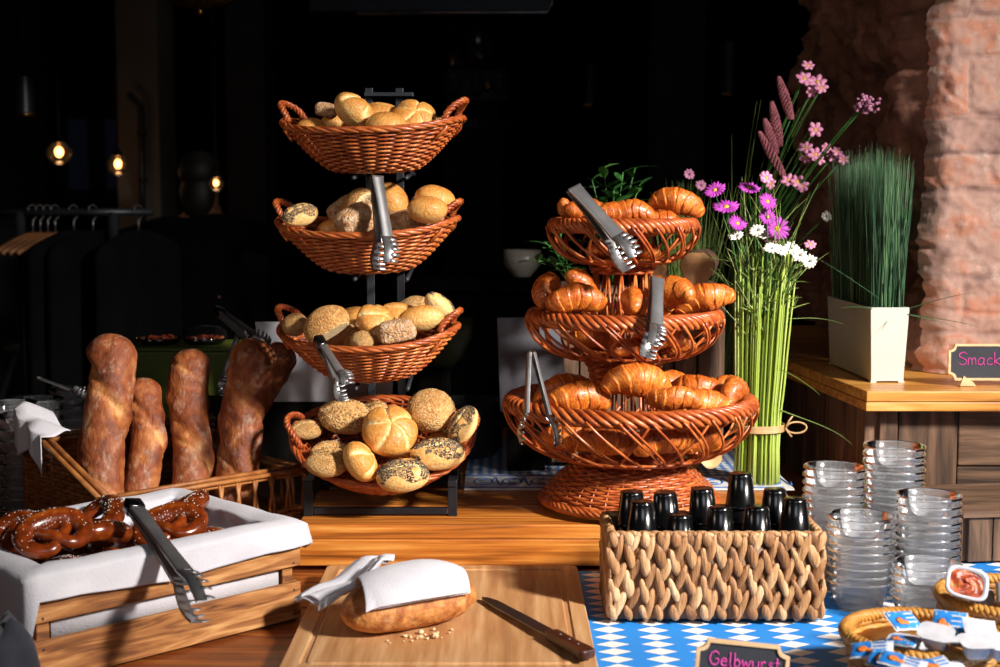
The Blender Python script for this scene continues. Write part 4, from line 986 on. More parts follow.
# ================================================================ black cups in the woven box
BOXY=G(700,624,TZ+.006).y
def hyacinth_box():
    y0=G(700,624,TZ+.006).y; x0=W(607,600,y0).x+.002; x1=W(824,600,y0).x; y1=y0+.160; H=.142; z0=TZ+.0125
    root=empty('woven_box',((x0+x1)/2,(y0+y1)/2,z0),(0,0,0),'rectangular water hyacinth basket of thick pale plaits full of black cups','basket')
    hx=(x1-x0)/2; hy=(y1-y0)/2; m=MB()
    for (cx,cy,dx,dy) in((0,-hy+.008,hx*2-.01,.008),(0,hy-.008,hx*2-.01,.008),(-hx+.008,0,.008,hy*2-.01),(hx-.008,0,.008,hy*2-.01)):
        m.box((cx,cy,H/2),(dx,dy,H-.004),a=-.1)
    m.box((0,0,.006),(2*hx-.01,2*hy-.01,.010),a=.2)
    def col(x,y,nx,ny,step,ph):
        tx,ty=-ny,nx; n=6
        for k in range(n+1):
            z=H*(k+.0+ph*.5)/n
            if z>H-.004: z=H-.008
            s=1 if (k%2) else -1
            L=.0225*random.uniform(.85,1.15); r=.0080*random.uniform(.85,1.2)
            ang=s*random.uniform(.18,.46)
            # leaf lobe: local z up, tilt in plane of side
            ux=np.array([tx,ty,0.]); uz=np.array([0,0,1.]); un=np.array([nx,ny,0.])
            d=uz*math.cos(ang)+ux*math.sin(ang); e=np.cross(un,d)
            Rm=np.stack([e,un,d],1)
            c=np.array([x,y,max(.012,z)])+ux*s*step*random.uniform(.12,.22)+un*.002*random.random()
            hh=min(L,max(.008,min(c[2],H+.004-c[2]))) if c[2]<.02 or c[2]>H-.014 else L
            m.blob(c,(r,.0060,hh*1.18),Rm,nu=10,nv=7,a=random.uniform(.1,1))
    nf=14
    for i in range(nf):
        x=-hx+.013+(2*hx-.026)*i/(nf-1)
        for (yy,ny) in((-hy+.003,-1),(hy-.003,1)): col(x,yy,0,ny,.026,i%2)
    ns_=6
    for i in range(ns_):
        y=-hy+.014+(2*hy-.028)*i/(ns_-1)
        for (xx,nx) in((-hx+.003,-1),(hx-.003,1)): col(xx,y,nx,0,.026,i%2)
    m.build('plaited_wall',M['hyacinth'],root)
    r=MB(); rr=.010
    pts=[]
    for a0,cx,cy in((PI,-1,-1),(1.5*PI,1,-1),(0,1,1),(.5*PI,-1,1)):
        for q in np.linspace(0,PI/2,5): pts.append((cx*(hx-.016)+rr*math.cos(a0+q),cy*(hy-.016)+rr*math.sin(a0+q),H))
    P=[]; pts=np.array(pts); nxt=np.roll(pts,-1,0)
    for a_,b_ in zip(pts,nxt):
        k=max(1,int(np.linalg.norm(b_-a_)/.006)); 
        for q in range(k): P.append(a_+(b_-a_)*q/k)
    rope(r,np.array(P),.0028,.0048,26,2,6,a=.7,flat=.8); r.build('rim',M['hyacinth'],root)
    return root
hyacinth_box()
def cupmesh():
    m=MB(); h=.060; K=.885; prof=[(0,h),(.0198,h),(.0212,h-.0012),(.0222,h-.004),(.0285,.006),(.0302,.0055),(.0305,.003),(.0298,.0012),(.0284,.0012),(.0275,.006),(.0212,h-.006),(.0195,h-.0028),(0,h-.0028)]
    m.lathe([(r*K,z) for r,z in prof],36); o=m.build('black_cup',M['blackplastic']); me=o.data; bpy.data.objects.remove(o); return me
CUP=cupmesh()
cups=[(632,491,.115,0,'at the far left of the back row'),(642,501,.045,0,'front left'),(665,492,.115,3,'tilting left, second in the back row'),(680,514,.045,0,'short, second in the front row'),(702,488,.115,3,'tilting, third in the back row'),
      (720,506,.045,0,'in the middle of the front row'),(741,473,.115,0,'tallest, back row'),(775,489,.115,0,'second from the right in the back row'),(757,506,.045,0,'fourth in the front row'),(795,498,.045,0,'at the far right')]
for px,py,dy,tilt,wh in cups:
    p=W(px,py,BOXY+dy); up=Euler((0,math.radians(-tilt),0)).to_matrix()@Vector((0,0,1))
    zf=TZ+.0105+.013; pit=.0145; n=max(1,int((p.z-.060-zf)/pit)+1)
    for k in range(n):
        o=bpy.data.objects.new('black_cup',CUP); C.objects.link(o); o.rotation_euler=(0,math.radians(-tilt),0)
        o.location=p-up*(.060+pit*k+(.010 if (wh.startswith('tallest') and k) else 0))
        if o.location.z<zf: bpy.data.objects.remove(o); break
        if k==0: tag(o,'glossy black upturned cup %s of the woven box'%wh,'cup','black cups in the woven box')
        else: tag(o,'black cup nested under the cup %s'%wh,'cup','black cups in the woven box')

# ================================================================ clear bowls
def bowlmesh():
    m=MB(); prof=[(0,.004),(.030,.004),(.034,.001),(.038,.002),(.0445,.016),(.050,.034),(.0535,.049),(.0552,.0505),(.0566,.0495),(.0566,.0465)]
    m.lathe(prof,48); o=m.build('clear_bowl',M['clear']); me=o.data; bpy.data.objects.remove(o); return me
BOWL=bowlmesh()
def stack(px,pytop,D,label,pitch=.0140,group='stacked clear plastic bowls',mat=None,lean=0,wpx=None):
    p=W(px,pytop,D); z0=TZ+.0055; n=max(2,int(round((p.z-.05-z0)/pitch))+1)
    pit=(p.z-.05-z0)/(n-1)
    s=1.0
    for k in range(n):
        o=bpy.data.objects.new('clear_bowl',BOWL); C.objects.link(o)
        o.location=(p.x+lean*k*.0006+.0005*random.uniform(-1,1),p.y+.0005*random.uniform(-1,1),z0+pit*k); o.rotation_euler=(random.uniform(-.012,.012),random.uniform(-.012,.012),random.random()*6)
        w='topmost' if k==n-1 else ('lowest' if k==0 else 'nested')
        tag(o,'%s clear bowl %s %s'%(w,'on' if w=='topmost' else 'in',label),'bowl',group)
stack(835,466,2.46,'the stack right behind the woven box')
stack(896,445,2.52,'the tallest stack, in front of the planks',lean=-.4)
stack(929,494,2.36,'the stack in front of the weathered planks, right of the tallest')
stack(861,515,2.33,'the front left stack standing on the lozenges')
stack(926,563,2.235,'the short front stack behind the packet basket',lean=.8)
for px,py,D,l in((10,402,3.05,'the unlit stack at the left edge'),(38,398,3.2,'the second unlit stack from the left edge'),(72,388,3.38,'the unlit stack beside the tall bread'),(24,414,2.9,'the unlit stack nearest the camera at the left edge')):
    stack(px,py,D,l,pitch=.024,group='dim clear bowls stacked behind the bread basket')

# ================================================================ bread basket at the left
def corner_basket():
    root=empty('bread_basket',(-.708,2.452,TZ+.002),(0,0,math.radians(45)),'wicker basket with one sloping side holding the long breads','basket')
    # local: x along the front, y to the back
    Lx=.433; Ly=.31; hf=.155; hb=.275
    m=MB()
    # solid woven left side (x=0), slope from back high to front low
    def hprof(y): return hf+(hb-hf)*np.clip(y/Ly,0,1)
    rows=34
    for i in range(rows):
        z=.004+ (hb-.008)*i/(rows-1)
        y0=0 if z<hf else (z-hf)/(hb-hf)*Ly
        if Ly-y0>.01:
            ys=np.linspace(y0,Ly,30); m.tube(np.stack([.0035*np.sin(ys/.022*PI+PI*(i%2)),ys,z+0*ys],-1),.0052,5,a=random.uniform(.1,.5))
    for y in np.linspace(.01,Ly-.01,9): m.tube([(0,y,0),(0,y,float(hprof(y)))],.004,5,a=.3)
    # back wall
    for i in range(rows):
        z=.004+(hb-.06)*i/(rows-1); xs=np.linspace(0,Lx,40); m.tube(np.stack([xs,Ly+.0035*np.sin(xs/.022*PI+PI*(i%2)),z+0*xs],-1),.0052,5,a=random.uniform(.1,.4))
    # front: woven below, open lattice above
    for i in range(9):
        z=.004+.0095*i; xs=np.linspace(0,Lx,50); m.tube(np.stack([xs,.0035*np.sin(xs/.022*PI+PI*(i%2)),z+0*xs],-1),.0052,5,a=random.uniform(.3,.7))
    for i in range(9):
        z=.004+.0095*i; ys=np.linspace(0,Ly,40); m.tube(np.stack([Lx+.0035*np.sin(ys/.022*PI+PI*(i%2)),ys,z+0*ys],-1),.0052,5,a=random.uniform(.3,.7))
    m.box((Lx/2,Ly/2,.004),(Lx,Ly,.006),a=.2)
    m.build('woven_wall',M['wicker_brown'],root)
    l=MB()
    for k,x in enumerate(np.linspace(.0,Lx,12)):
        l.tube([(x,0,.07),(x+.012,0,hf)],.0036,5,a=.6); l.tube([(x+.016,0,.07),(x+.004,0,hf)],.0036,5,a=.7)
    for k,y in enumerate(np.linspace(.02,Ly,8)): l.tube([(Lx,y,.07),(Lx,y+.01,hf)],.0036,5,a=.6)
    l.build('lattice',M['wicker_brown'],root)
    r=MB()
    for k,(dz,dy) in enumerate(((0,0),(.009,.004),(.003,-.007),(-.006,.004))):
        r.tube([(-.012,dy,hf+dz),(Lx*.5,dy,hf+dz+.002),(Lx+.012,dy,hf+dz)],.0048,6,a=.4+.2*k)
        r.tube([(Lx+dy,-.01,hf+dz),(Lx+dy,Ly,hf+dz)],.0048,6,a=.4+.2*k)
        r.tube([(dy,-.01,hf+dz),(dy,Ly*.5,(hf+hb)/2+dz),(dy,Ly,hb+dz)],.0055,6,a=.4+.15*k)
        r.tube([(0,Ly+dy,hb-.05+dz),(Lx,Ly+dy,hb-.05+dz)],.005,6,a=.4)
    r.build('rim',M['wicker_brown'],root)
    return root
corner_basket()
# white liner on its high corner
BB=Matrix.Translation((-.708,2.452,TZ+.002))@Matrix.Rotation(math.radians(45),4,'Z')
m=MB(); u=np.linspace(-.10,.06,20)[:,None]; v=np.linspace(0,1,24)[None,:]
hy=.30; 
yy=.20+.11*(u+.10)/.16; 
s=(v-.5)*.15; zt=.155+(.275-.155)*yy/.30+.022
X=np.where(s<0,-.020-.004*np.sin(u*90),s*.55+.0*u)-.0; Zc=np.where(s<0,zt+s*.9*(1+.25*np.sin(u*40)),zt-.25*s*s*30*.1+.006*np.sin(u*60+v*8))
P=np.stack([X+0*u,yy+0*v,Zc],-1)
m.grid(P); m.add([],[]) if False else None
Q=np.array([tuple(BB@Vector(p)) for p in P.reshape(-1,3)]).reshape(P.shape); mm=MB(); mm.grid(Q); o=mm.build('linen_cloth',M['linen']); sm=o.modifiers.new('t','SOLIDIFY'); sm.thickness=.002
tag(o,'white cloth hanging over the high corner of the long bread basket','cloth')

# long breads
LB=[((.058,.150),(112,334,2.76),.043,1,'leftmost and tallest long bread, floury rounded top'),
    ((.140,.132),(147,378,2.80),.033,2,'short slim bread with a dark blister, second from the left'),
    ((.216,.082),(192,350,2.86),.0375,3,'long twisted bread in the middle of the five'),
    ((.322,.102),(255,338,2.80),.0445,4,'wide long bread with its top in shade, fourth from the left'),
    ((.270,.222),(288,345,2.95),.036,5,'rightmost long bread, mostly hidden behind the wide one')]
for a,b,r,sd,l in LB:
    long_bread('long_bread',BB@Vector((a[0],a[1],.014)),W(*b),r,sd,M['baguette'],l,'bread','long breads standing in the wicker basket',bend=.004)

# ================================================================ pretzel crate
def crate():
    c0=Vector((-.336,2.272,TZ+.001)); ang=math.atan2(-.70,-.70)
    # local x along the long side (towards the camera left), local y towards the back left
    u=Vector((-.71,-.70,0)).normalized(); v=Vector((-.70,.71,0)).normalized()
    Rz=math.atan2(u.y,u.x)
    # right handed frame: x=u , y = perpendicular = v*-1 ? use local y negative for the back
    root=empty('wooden_crate',c0,(0,0,Rz),'slatted wooden crate lined with white cloth and full of pretzels','crate')
    L=.47; Wd=.36; H=.156; sgn=-1 if Vector((-math.sin(Rz),math.cos(Rz),0)).dot(v)<0 else 1
    def slat(name,c,d):
        m=MB(); m.box((0,0,0),d); return m.build(name,M['cratewood'],root,smooth=False,bevel=.0015,loc=(c[0],c[1]*sgn,c[2]))
    for (z,h) in((.035,.062),(.115,.044)):
        s=slat('slat',(L/2,.0,z),(L,.010,h)); 
        for x in(-L/2+.014,L/2-.014):
            for dz in(-.35*h,.3*h):
                n=MB(); n.blob((x,-sgn*.0052,dz),(.0022,.001,.0022),nu=8,nv=4); n.build('nail',M['blackmetal'],s)
        slat('slat',(L/2,Wd,z),(L,.010,h)); 
    for (z,h) in((.035,.062),(.115,.044)):
        m=MB(); m.box((0,0,0),(.010,Wd-.012,h)); m.build('end_slat',M['cratewood'],root,smooth=False,bevel=.0015,loc=(.004,sgn*Wd/2,z))
        m=MB(); m.box((0,0,0),(.010,Wd-.012,h)); m.build('end_slat',M['cratewood'],root,smooth=False,bevel=.0015,loc=(L-.004,sgn*Wd/2,z))
    for x in(.019,L-.019):
        for y in(.016,Wd-.016): m=MB(); m.box((0,0,0),(.020,.020,H-.006)); m.build('corner_post',M['cratewood'],root,smooth=False,bevel=.001,loc=(x,sgn*y,H/2))
    m=MB(); m.box((L/2,sgn*Wd/2,.0015),(L,Wd-.012,.003)); m.build('bottom_board',M['cratewood'],root,smooth=False)
    # linen lining, its own thing
    mb=MB(); per=[]
    i_=.036
    cs=[(i_,i_),(L-i_,i_),(L-i_,Wd-i_),(i_,Wd-i_)]
    nrm=[(0,-1),(1,0),(0,1),(-1,0)]
    path=[]; N_=[]; S_=[]
    for k in range(4):
        a=np.array(cs[k]); b=np.array(cs[(k+1)%4]); nn=int(np.linalg.norm(b-a)/.008)
        for q in range(nn):
            path.append(a+(b-a)*q/nn); t=q/nn
            w=min(1,min(t,1-t)*nn*.008/.03); nv=np.array(nrm[k],float)
            ad=np.array(nrm[k-1] if t<.5 else nrm[(k+1)%4],float)
            v_=nv+ad*(1-w)*.999; N_.append(v_/np.linalg.norm(v_)*(1+.41*(1-w))); S_.append((k,t,np.linalg.norm(b-a)*t))
    path=np.array(path); N_=np.array(N_); nP=len(path)
    rows_=[]
    for j,s in enumerate(np.linspace(0,1,44)):
        row=[]
        for i in range(nP):
            k,t,d=S_[i]; wr=mnoise.noise(Vector((d*14,k*3.3,s*2)))
            w2=mnoise.noise(Vector((d*30,k*7.3,s*5)))
            if s<.5:      # inside: bottom up to the rim
                f=s/.5; off=min(-.003,-.006-.010*(1-f)+.010*wr*math.sin(f*PI)+.018*w2*math.sin(f*PI)*(1 if k else .6)); z=.092+(H+.006-.092)*f
                if f>.85: z+=.002+.004*(wr+.4)
            elif s<.62:   # over the rim
                f=(s-.5)/.12; off=-.006+.053*f; z=H+.006+.009*math.sin(f*PI)+.004*(wr+.4)
            else:         # outside flap
                f=(s-.62)/.38; 
                if k==0:
                    dd=d
                    fl=.040+.008*math.sin(dd*9+.5)
                    if dd<.19: fl=.032+.010*(dd/.19)
                    elif dd<.205: fl=.018
                    if dd>.42: fl=.052
                elif k==3: fl=.045+.01*wr
                elif k==2: fl=.05
                else: fl=.11
                off=.047+.004*(wr+.5)*f+.003*f+.002*(w2+.5)*f; z=H+.006-fl*f+.004*wr*f+.004*(wr+.4)*(1-f)
            p=path[i]+N_[i]*off
            row.append((p[0],sgn*p[1],z))
        rows_.append(row)
    P=np.array(rows_).transpose(1,0,2); mb.grid(P,True,False)
    mb.box((L/2,sgn*Wd/2,.093),(L-.094,Wd-.094,.003))
    # hidden inner slat covering: cloth seen through the slat gap
    mb.box((L/2,sgn*.012,.080),(L-.068,.0025,.05))
    o=mb.build('linen_cloth',M['linen'],loc=c0,rot=(0,0,Rz)); so=o.modifiers.new('t','SOLIDIFY'); so.thickness=.0022
    tag(o,'white linen cloth lining the pretzel crate, folded out over its edges','cloth')
    return Matrix.Translation(c0)@Matrix.Rotation(Rz,4,'Z'),sgn,L,Wd,H
CM,CSG,CL,CW,CH=crate()

# pretzels
def pretzel_mesh(seed):
    rs=random.Random(seed)
    ctl=[(-.010,.030),(-.045,.005),(-.030,.0),(0,0)]
    # outline of one pretzel: fat belly at the bottom, thin crossed arms
    pts=[(-.030,.034,.006),(-.020,.018,.010),(-.004,.002,.016),(.016,-.018+.0,.012),(.040,-.014,.004),(.060,.008,0),(.058,.036,0),(.036,.056,0),(.0,.062,0)]
    left=[(-x,y,z*.4+(.0 if i>4 else .0)) for i,(x,y,z) in enumerate(pts)][::-1]
    # belly is at y=.062 (thick); arms cross near the origin
    C_=np.array(pts+left[1:])
    from numpy import interp
    t=np.linspace(0,len(C_)-1,90)
    def cr_(arr):
        out=[]
        for q in t:
            i=min(int(q),len(arr)-2); f=q-i; p0=arr[max(i-1,0)]; p1=arr[i]; p2=arr[i+1]; p3=arr[min(i+2,len(arr)-1)]
            out.append(.5*((2*p1)+(-p0+p2)*f+(2*p0-5*p1+4*p2-p3)*f*f+(-p0+3*p1-3*p2+p3)*f**3))
        return np.array(out)
    P=cr_(C_); s=np.linspace(-1,1,90)
    r=.0112+.0130*np.exp(-(s/.5)**2); r=r*np.clip((1-np.abs(s))/.02,0.05,1)**.4
    m=MB(); k=16; T=np.gradient(P,axis=0); T/=np.linalg.norm(T,axis=1)[:,None]; N=np.cross(T,(0,0,1)); N/=np.linalg.norm(N,axis=1)[:,None]; B=np.cross(N,T)
    a=np.linspace(0,2*PI,k,endpoint=False)
    Q=P[:,None]+r[:,None,None]*(np.cos(a)[None,:,None]*N[:,None]+.9*np.sin(a)[None,:,None]*B[:,None])
    split=np.exp(-(s/.22)**2)[:,None]*np.exp(-((np.cos(a)-.2)/.25)**2)[None,:]*(np.sin(a)[None,:]>0)
    A=.62+.1*np.sin(a)[None,:]-1.1*split+.25*np.exp(-(s/.5)**2)[:,None]-.25*(np.sin(a)[None,:]<-.3)
    m.grid(Q,False,True,A)
    sm=MB()
    for q in range(80):
        i=int(np.clip(45+rs.gauss(0,9),3,86)); a_=rs.uniform(.2,PI-.2); c=P[i]+r[i]*(math.cos(a_)*N[i]+.9*math.sin(a_)*B[i]); z=rs.uniform(.0011,.0018); sm.box(c,(z,z,z),rotm(rs.random()*3,rs.random()*3,0))
    return m,sm
PZ=[]
for sd in(1,2): 
    a,b=pretzel_mesh(sd); o=a.build('pretzel',M['pretzel']); p=b.build('salt',M['salt'],smooth=False); PZ.append((o.data,p.data)); bpy.data.objects.remove(o); bpy.data.objects.remove(p)
PR=[(.088,.112,.121,(12,8,88),'pretzel at the right front corner of the crate',.76),(.190,.110,.121,(14,-10,95),'salted pretzel just right of the tongs, by the front cloth',.76),(.292,.112,.121,(12,10,85),'dark salted pretzel lying by the front cloth, left of the tongs',.76),(.388,.112,.121,(15,-8,92),'pretzel lying by the front cloth at the left end of the crate',.76),
    (.088,.250,.121,(10,-10,272),'pretzel in the far right corner of the crate',.76),(.190,.252,.121,(12,8,265),'pretzel by the back cloth, right of the black tong cap',.76),(.292,.250,.121,(10,-12,268),'pretzel by the back cloth behind the black tong cap',.76),(.386,.250,.121,(12,10,275),'pretzel by the back cloth at the left end of the crate',.76),
    (.085,.215,.158,(24,10,30),'pretzel on top of the heap at its right end',.80),(.165,.130,.160,(28,-12,150),'pretzel on top of the heap beside the steel tong arm',.80),(.235,.245,.162,(30,14,60),'pretzel on top of the heap in front of the back cloth',.80),(.300,.135,.160,(26,-14,20),'salt crusted pretzel on top of the heap, left of the tongs',.80),
    (.372,.225,.160,(30,16,100),'pretzel on top of the heap near its left end',.80),(.400,.110,.165,(34,-8,170),'pretzel on top at the very left end of the crate',.78)]
for lx,ly,lz,rot,l,s in PR:
    o=bpy.data.objects.new('pretzel',PZ[len(l)%2][0]); C.objects.link(o); o.rotation_euler=[math.radians(q) for q in rot[:2]]+[math.radians(rot[2])+CM.to_euler().z]; o.scale=(s,s,s)
    o.location=CM@Vector((lx,ly*CSG,lz))-(o.rotation_euler.to_matrix()@Vector((0,.024*s,0)))
    tag(o,l,'pretzel','pretzels in the lined crate')
    c=bpy.data.objects.new('salt',PZ[len(l)%2][1]); C.objects.link(c); c.parent=o; c['kind']='stuff'; c['label']='coarse white salt grains'
tongs(W(133,506,2.165),W(207,611,1.93),-28,'steel tongs with a black cap lying over the pretzels and the crate front',w=.026,wid_end=.048,tip=True,open_=.02)
# shadow grey cloth at the lower left, deep shadow put into its colour
m=MB(); c=Vector((-.668,1.795,TZ)); u=np.linspace(0,2*PI,40,endpoint=False)[:,None]; v=np.linspace(0,1,18)[None,:]
rr=.055*(1-.55*v**2)*(1+.10*np.sin(3*u)+.05*np.sin(7*u+v*4)); z=.005+.135*np.sin(v*PI/2)+.012*np.sin(4*u+v*3)*v
P=np.stack([c.x+rr*np.cos(u),c.y+rr*np.sin(u),c.z+z],-1); m.grid(P,True,False); m.add(P[:,-1],[list(range(40))])
o=m.build('folded_cloth',M['shadowcloth']); tag(o,'bunched cloth end with deep shadow in its colour at the lower left edge in front of the crate','cloth')

# ================================================================ cutting board, loaf, napkin, knife
zb=TZ+.030
bl=G(331,565,zb); br=G(583,567,zb); fr=G(596,690,zb); fl=G(262,690,zb)
m=MB(); yb=min(bl.y,2.56); yf=1.93
xl=(bl.x+fl.x)/2; xr=(br.x+fr.x)/2
cb=empty('cutting_board',((xl+xr)/2,(yb+yf)/2,zb-.012),(0,0,0),'large beech cutting board with juice groove, loaf and knife on it','cutting board')
bw=xr-xl; bd=yb-yf
pts=[]
rad=.012
for cx,cy,a0 in((1,1,0),(-1,1,PI/2),(-1,-1,PI),(1,-1,1.5*PI)):
    for q in np.linspace(0,PI/2,6): pts.append((cx*(bw/2-rad)+rad*math.cos(a0+q),cy*(bd/2-rad)+rad*math.sin(a0+q)))
def loop(ins,z): return [((p[0])*(1-2*ins/bw),(p[1])*(1-2*ins/bd),z) for p in pts]
Ls=[loop(.0,-.0115),loop(0,.0095),loop(.002,.012),loop(.026,.012),loop(.029,.009),loop(.035,.009),loop(.038,.012)]
P=np.array(Ls).transpose(1,0,2); m.grid(P,True,False); n=len(pts)
m.add(np.array(Ls[-1]),[list(range(n))]); m.add(np.array(Ls[0]),[list(range(n))[::-1]])
m.build('board',M['board'],cb,smooth=False)
# loaf
a=G(356,611,zb+.040); b=G(462,593,zb+.040)
def loaf():
    d=(b-a); L=d.length+.045; mid=(a+b)/2; th=math.atan2(d.y,d.x); n=80; k=48
    s=np.linspace(-1,1,n)[:,None]; q=np.linspace(0,2*PI,k,endpoint=False)[None,:]
    env=(1-np.abs(s)**3.2)**.5; rad=.045*env*(1-.06*s)
    z=np.sin(q); base=np.where(z<0,.80*z,z*1.0)
    P0=np.stack([s*3+0*q,np.cos(q)+0*s,np.sin(q)+0*s],-1).reshape(-1,3)
    nz=vnoise(P0,1.1,3).reshape(n,k); nf=vnoise(P0,3.5,5).reshape(n,k)
    cut=np.exp(-((np.cos(q)+.55-.15*np.sin(s*5))/.16)**2)*(np.sin(q)>-.3)*(np.abs(s)<.9)
    rr=rad*(1+.05*nz+.025*nf-.06*cut)
    P=np.stack([s*L/2+0*q,rr*1.12*np.cos(q),rr*base],-1); P[...,2]=np.maximum(P[...,2],-.036)
    cr=.5+.45*nz+.25*nf+.15*np.sin(q)-.35*cut*nf*2
    m=MB(); m.grid(P,False,True,cr); o=m.build('bread_loaf',M['loaf'],loc=(mid.x,mid.y,zb+.0365),rot=(0,0,th)); tag(o,'rustic golden bread loaf on the cutting board, half covered by a napkin','bread')
    return mid,th,L
mid,th,LL=loaf()
cm=MB(); rs=random.Random(4)
for i in range(26):
    p=G(420+rs.gauss(0,16),634+rs.gauss(3,4),zb); s=rs.uniform(.0008,.0028)*(2.2 if i<3 else 1); cm.blob((p.x,p.y,zb+s*.85+.0004),(s*1.3,s,s*.8),rotm(0,0,rs.random()*3),nu=7,nv=5)
o=cm.build('bread_crumbs',M['crumb'],smooth=False); tag(o,'pale crumbs scattered on the board in front of the loaf','crumbs',kind='stuff')
# napkin: folded cloth draped over the loaf
def napkin():
    root=empty('folded_napkin',(mid.x,mid.y,zb+.0365),(0,0,th),'white folded napkin draped over the loaf on the board','napkin')
    def layer(x0,x1,a0,a1,rad,drape,nm,skew=0,seed=1):
        n=46; k=46; m=MB(); u=np.linspace(0,1,n)[:,None]; q=np.linspace(0,1,k)[None,:]
        ang=a0+(a1-a0)*q
        x=x0+(x1-x0)*u+skew*(q-.5)
        R_=rad+.0015*np.sin(u*7+seed)+.0010*np.sin(q*9+u*5)
        env=np.clip(1-np.abs(x/(LL/2))**3.2,0.35,1)**.5
        y=-np.cos(ang)*R_*1.12*np.maximum(env,.8); z=np.sin(ang)*R_*env
        yb_=np.minimum(z,0)
        P=np.stack([x,y,np.maximum(z,-.028)],-1); m.grid(P)
        o=m.build(nm,M['linen'],root); so=o.modifiers.new('t','SOLIDIFY'); so.thickness=.003; so.offset=1; 
        b=o.modifiers.new('s','SUBSURF'); b.levels=1; b.render_levels=1
    layer(-.072,.096,.36,2.9,.0530,0,'upper_fold',skew=.030)
    layer(-.080,.093,.42,2.9,.0572,0,'upper_fold',skew=.032,seed=2)
    layer(-.086,.094,.40,2.7,.0614,0,'upper_fold',skew=.034,seed=4)
    # lower tail that lies on the board behind left
    m=MB(); n=40; k=26; u=np.linspace(0,1,n)[:,None]; v=np.linspace(0,1,k)[None,:]
    x=-.128+.120*u+.010*np.sin(v*5); y=.066+.070*v-.004*u; z=-.010+.058*np.clip(u*1.3-.1,0,1)**1.3*(1-.3*v)+.008*np.abs(np.sin(v*7+u*3))+.004*np.sin(u*9)
    for dz in(0,.006):
        m2=MB(); m2.grid(np.stack([x+dz,y-dz*1.5,z+dz],-1)); o=m2.build('lower_fold',M['linen'],root); so=o.modifiers.new('t','SOLIDIFY'); so.thickness=.004; so.offset=1
napkin()
# knife
k0=G(590,655,zb+.012); k1=G(484,597,zb+.006)
def knife():
    d=(k1-k0); L=d.length; q=d.to_track_quat('X','Z').to_matrix().to_4x4()
    root=empty('bread_knife',k0,q.to_euler(),'bread knife with dark riveted wooden handle lying on the board','knife')
    hl=.118
    m=MB(); pts=[(0,-.010),(.006,-.0155),(.03,-.0135),(.07,-.0125),(.105,-.013),(hl,-.012),(hl,.012),(.10,.0125),(.06,.011),(.02,.0135),(.004,.012)]
    V=[];n=len(pts)
    m.prism([(p[0],p[1]) for p in pts],-.007,.007,rotm(PI/2,0,0)); m.build('handle',M['handlewood'],root,smooth=False,bevel=.003)
    m=MB(); up=[(hl-.005,.012),(hl+.10,.012),(L-.03,.010),(L-.008,.004),(L,-.004)]; lo=[(L-.01,-.009),(L-.05,-.011)]
    ser=[]; x=L-.05
    while x>hl+.02: ser.append((x,-.0125)); ser.append((x-.003,-.0108)); x-=.006
    P=up+lo+ser+[(hl-.005,-.010)]
    m.prism(P,-.0009,.0009,rotm(PI/2,0,0)); m.build('blade',M['blade'],root,smooth=False)
    for x in(.035,.062,.089): m=MB(); m.blob((x,.0,.0072),(.0028,.0028,.0008),nu=12,nv=5); m.build('rivet',M['steel'],root)
knife()
# ================================================================ plants
def blade(m,p0,p1,bend,r0,seg=3,n=8,a=.5,dirn=None):
    p0=np.array(p0,float); p1=np.array(p1,float); t=np.linspace(0,1,n)[:,None]
    d=dirn if dirn is not None else np.array([random.uniform(-1,1),random.uniform(-1,1),0])
    P=p0+(p1-p0)*t+np.array(d)*bend*np.sin(t*PI/2)**2
    P[:,2]-=abs(bend)*.35*t[:,0]**4
    m.tube(P,r0*(1-.85*t[:,0]**2),seg,a=a,caps=False)
# planter with dark grass
A_=W(827,367,3.36); B_=W(870,383,3.02); Cc=W(905,383,3.02)
px0=B_.x; w=.085; y0=3.00; y1=3.36
pl=empty('grass_planter',(px0+w/2-.013,(y0+y1)/2,LZ),(0,0,math.radians(1.5)),'ivory rectangular planter of dense dark green grass on the pine ledge','planter')
m=MB(); hx=w/2; hy=(y1-y0)/2; H=.165
for k,(ins,z) in enumerate(((.003,.004),(0,H))): pass
def ringp(i,z): return [(-hx+i,-hy+i,z),(hx-i,-hy+i,z),(hx-i,hy-i,z),(-hx+i,hy-i,z)]
Ls=[ringp(.007,.004),ringp(0,H),ringp(.004,H),ringp(.006,H-.02)]; P=np.array(Ls).transpose(1,0,2); m.grid(P,True,False); m.add(np.array(Ls[0]),[(3,2,1,0)]); m.add(np.array(Ls[-1]),[(0,1,2,3)])
for sx in(-1,1):
    for sy in(-1,1): m.box((sx*(hx-.012),sy*(hy-.012),.002),(.014,.014,.004))
m.build('pot',M['ceramic'],pl,smooth=False,bevel=.0012)
m=MB(); random.seed(5)
for k in range(900):
    x=random.uniform(-hx+.008,hx-.008); y=random.uniform(-hy+.01,hy-.01); h=random.gauss(.315,.018)
    if k%11==0: h-=random.uniform(0,.1)
    sp=.25; blade(m,(x,y,H-.02),(x*1.25+random.gauss(0,.008),y*1.08+random.gauss(0,.012),H+h),abs(random.gauss(0,.012)),.0013,a=random.random()**1.5)
for k in range(6):
    blade(m,(random.uniform(-.02,.03),-hy+.03,H-.01),(random.uniform(-.30,.35),-hy-.1*random.random(),H+random.uniform(-.05,.16)),.03,.0012,a=.5,n=12)
g=m.build('grass_blades',M['darkgrass'],pl); g['kind']='stuff'

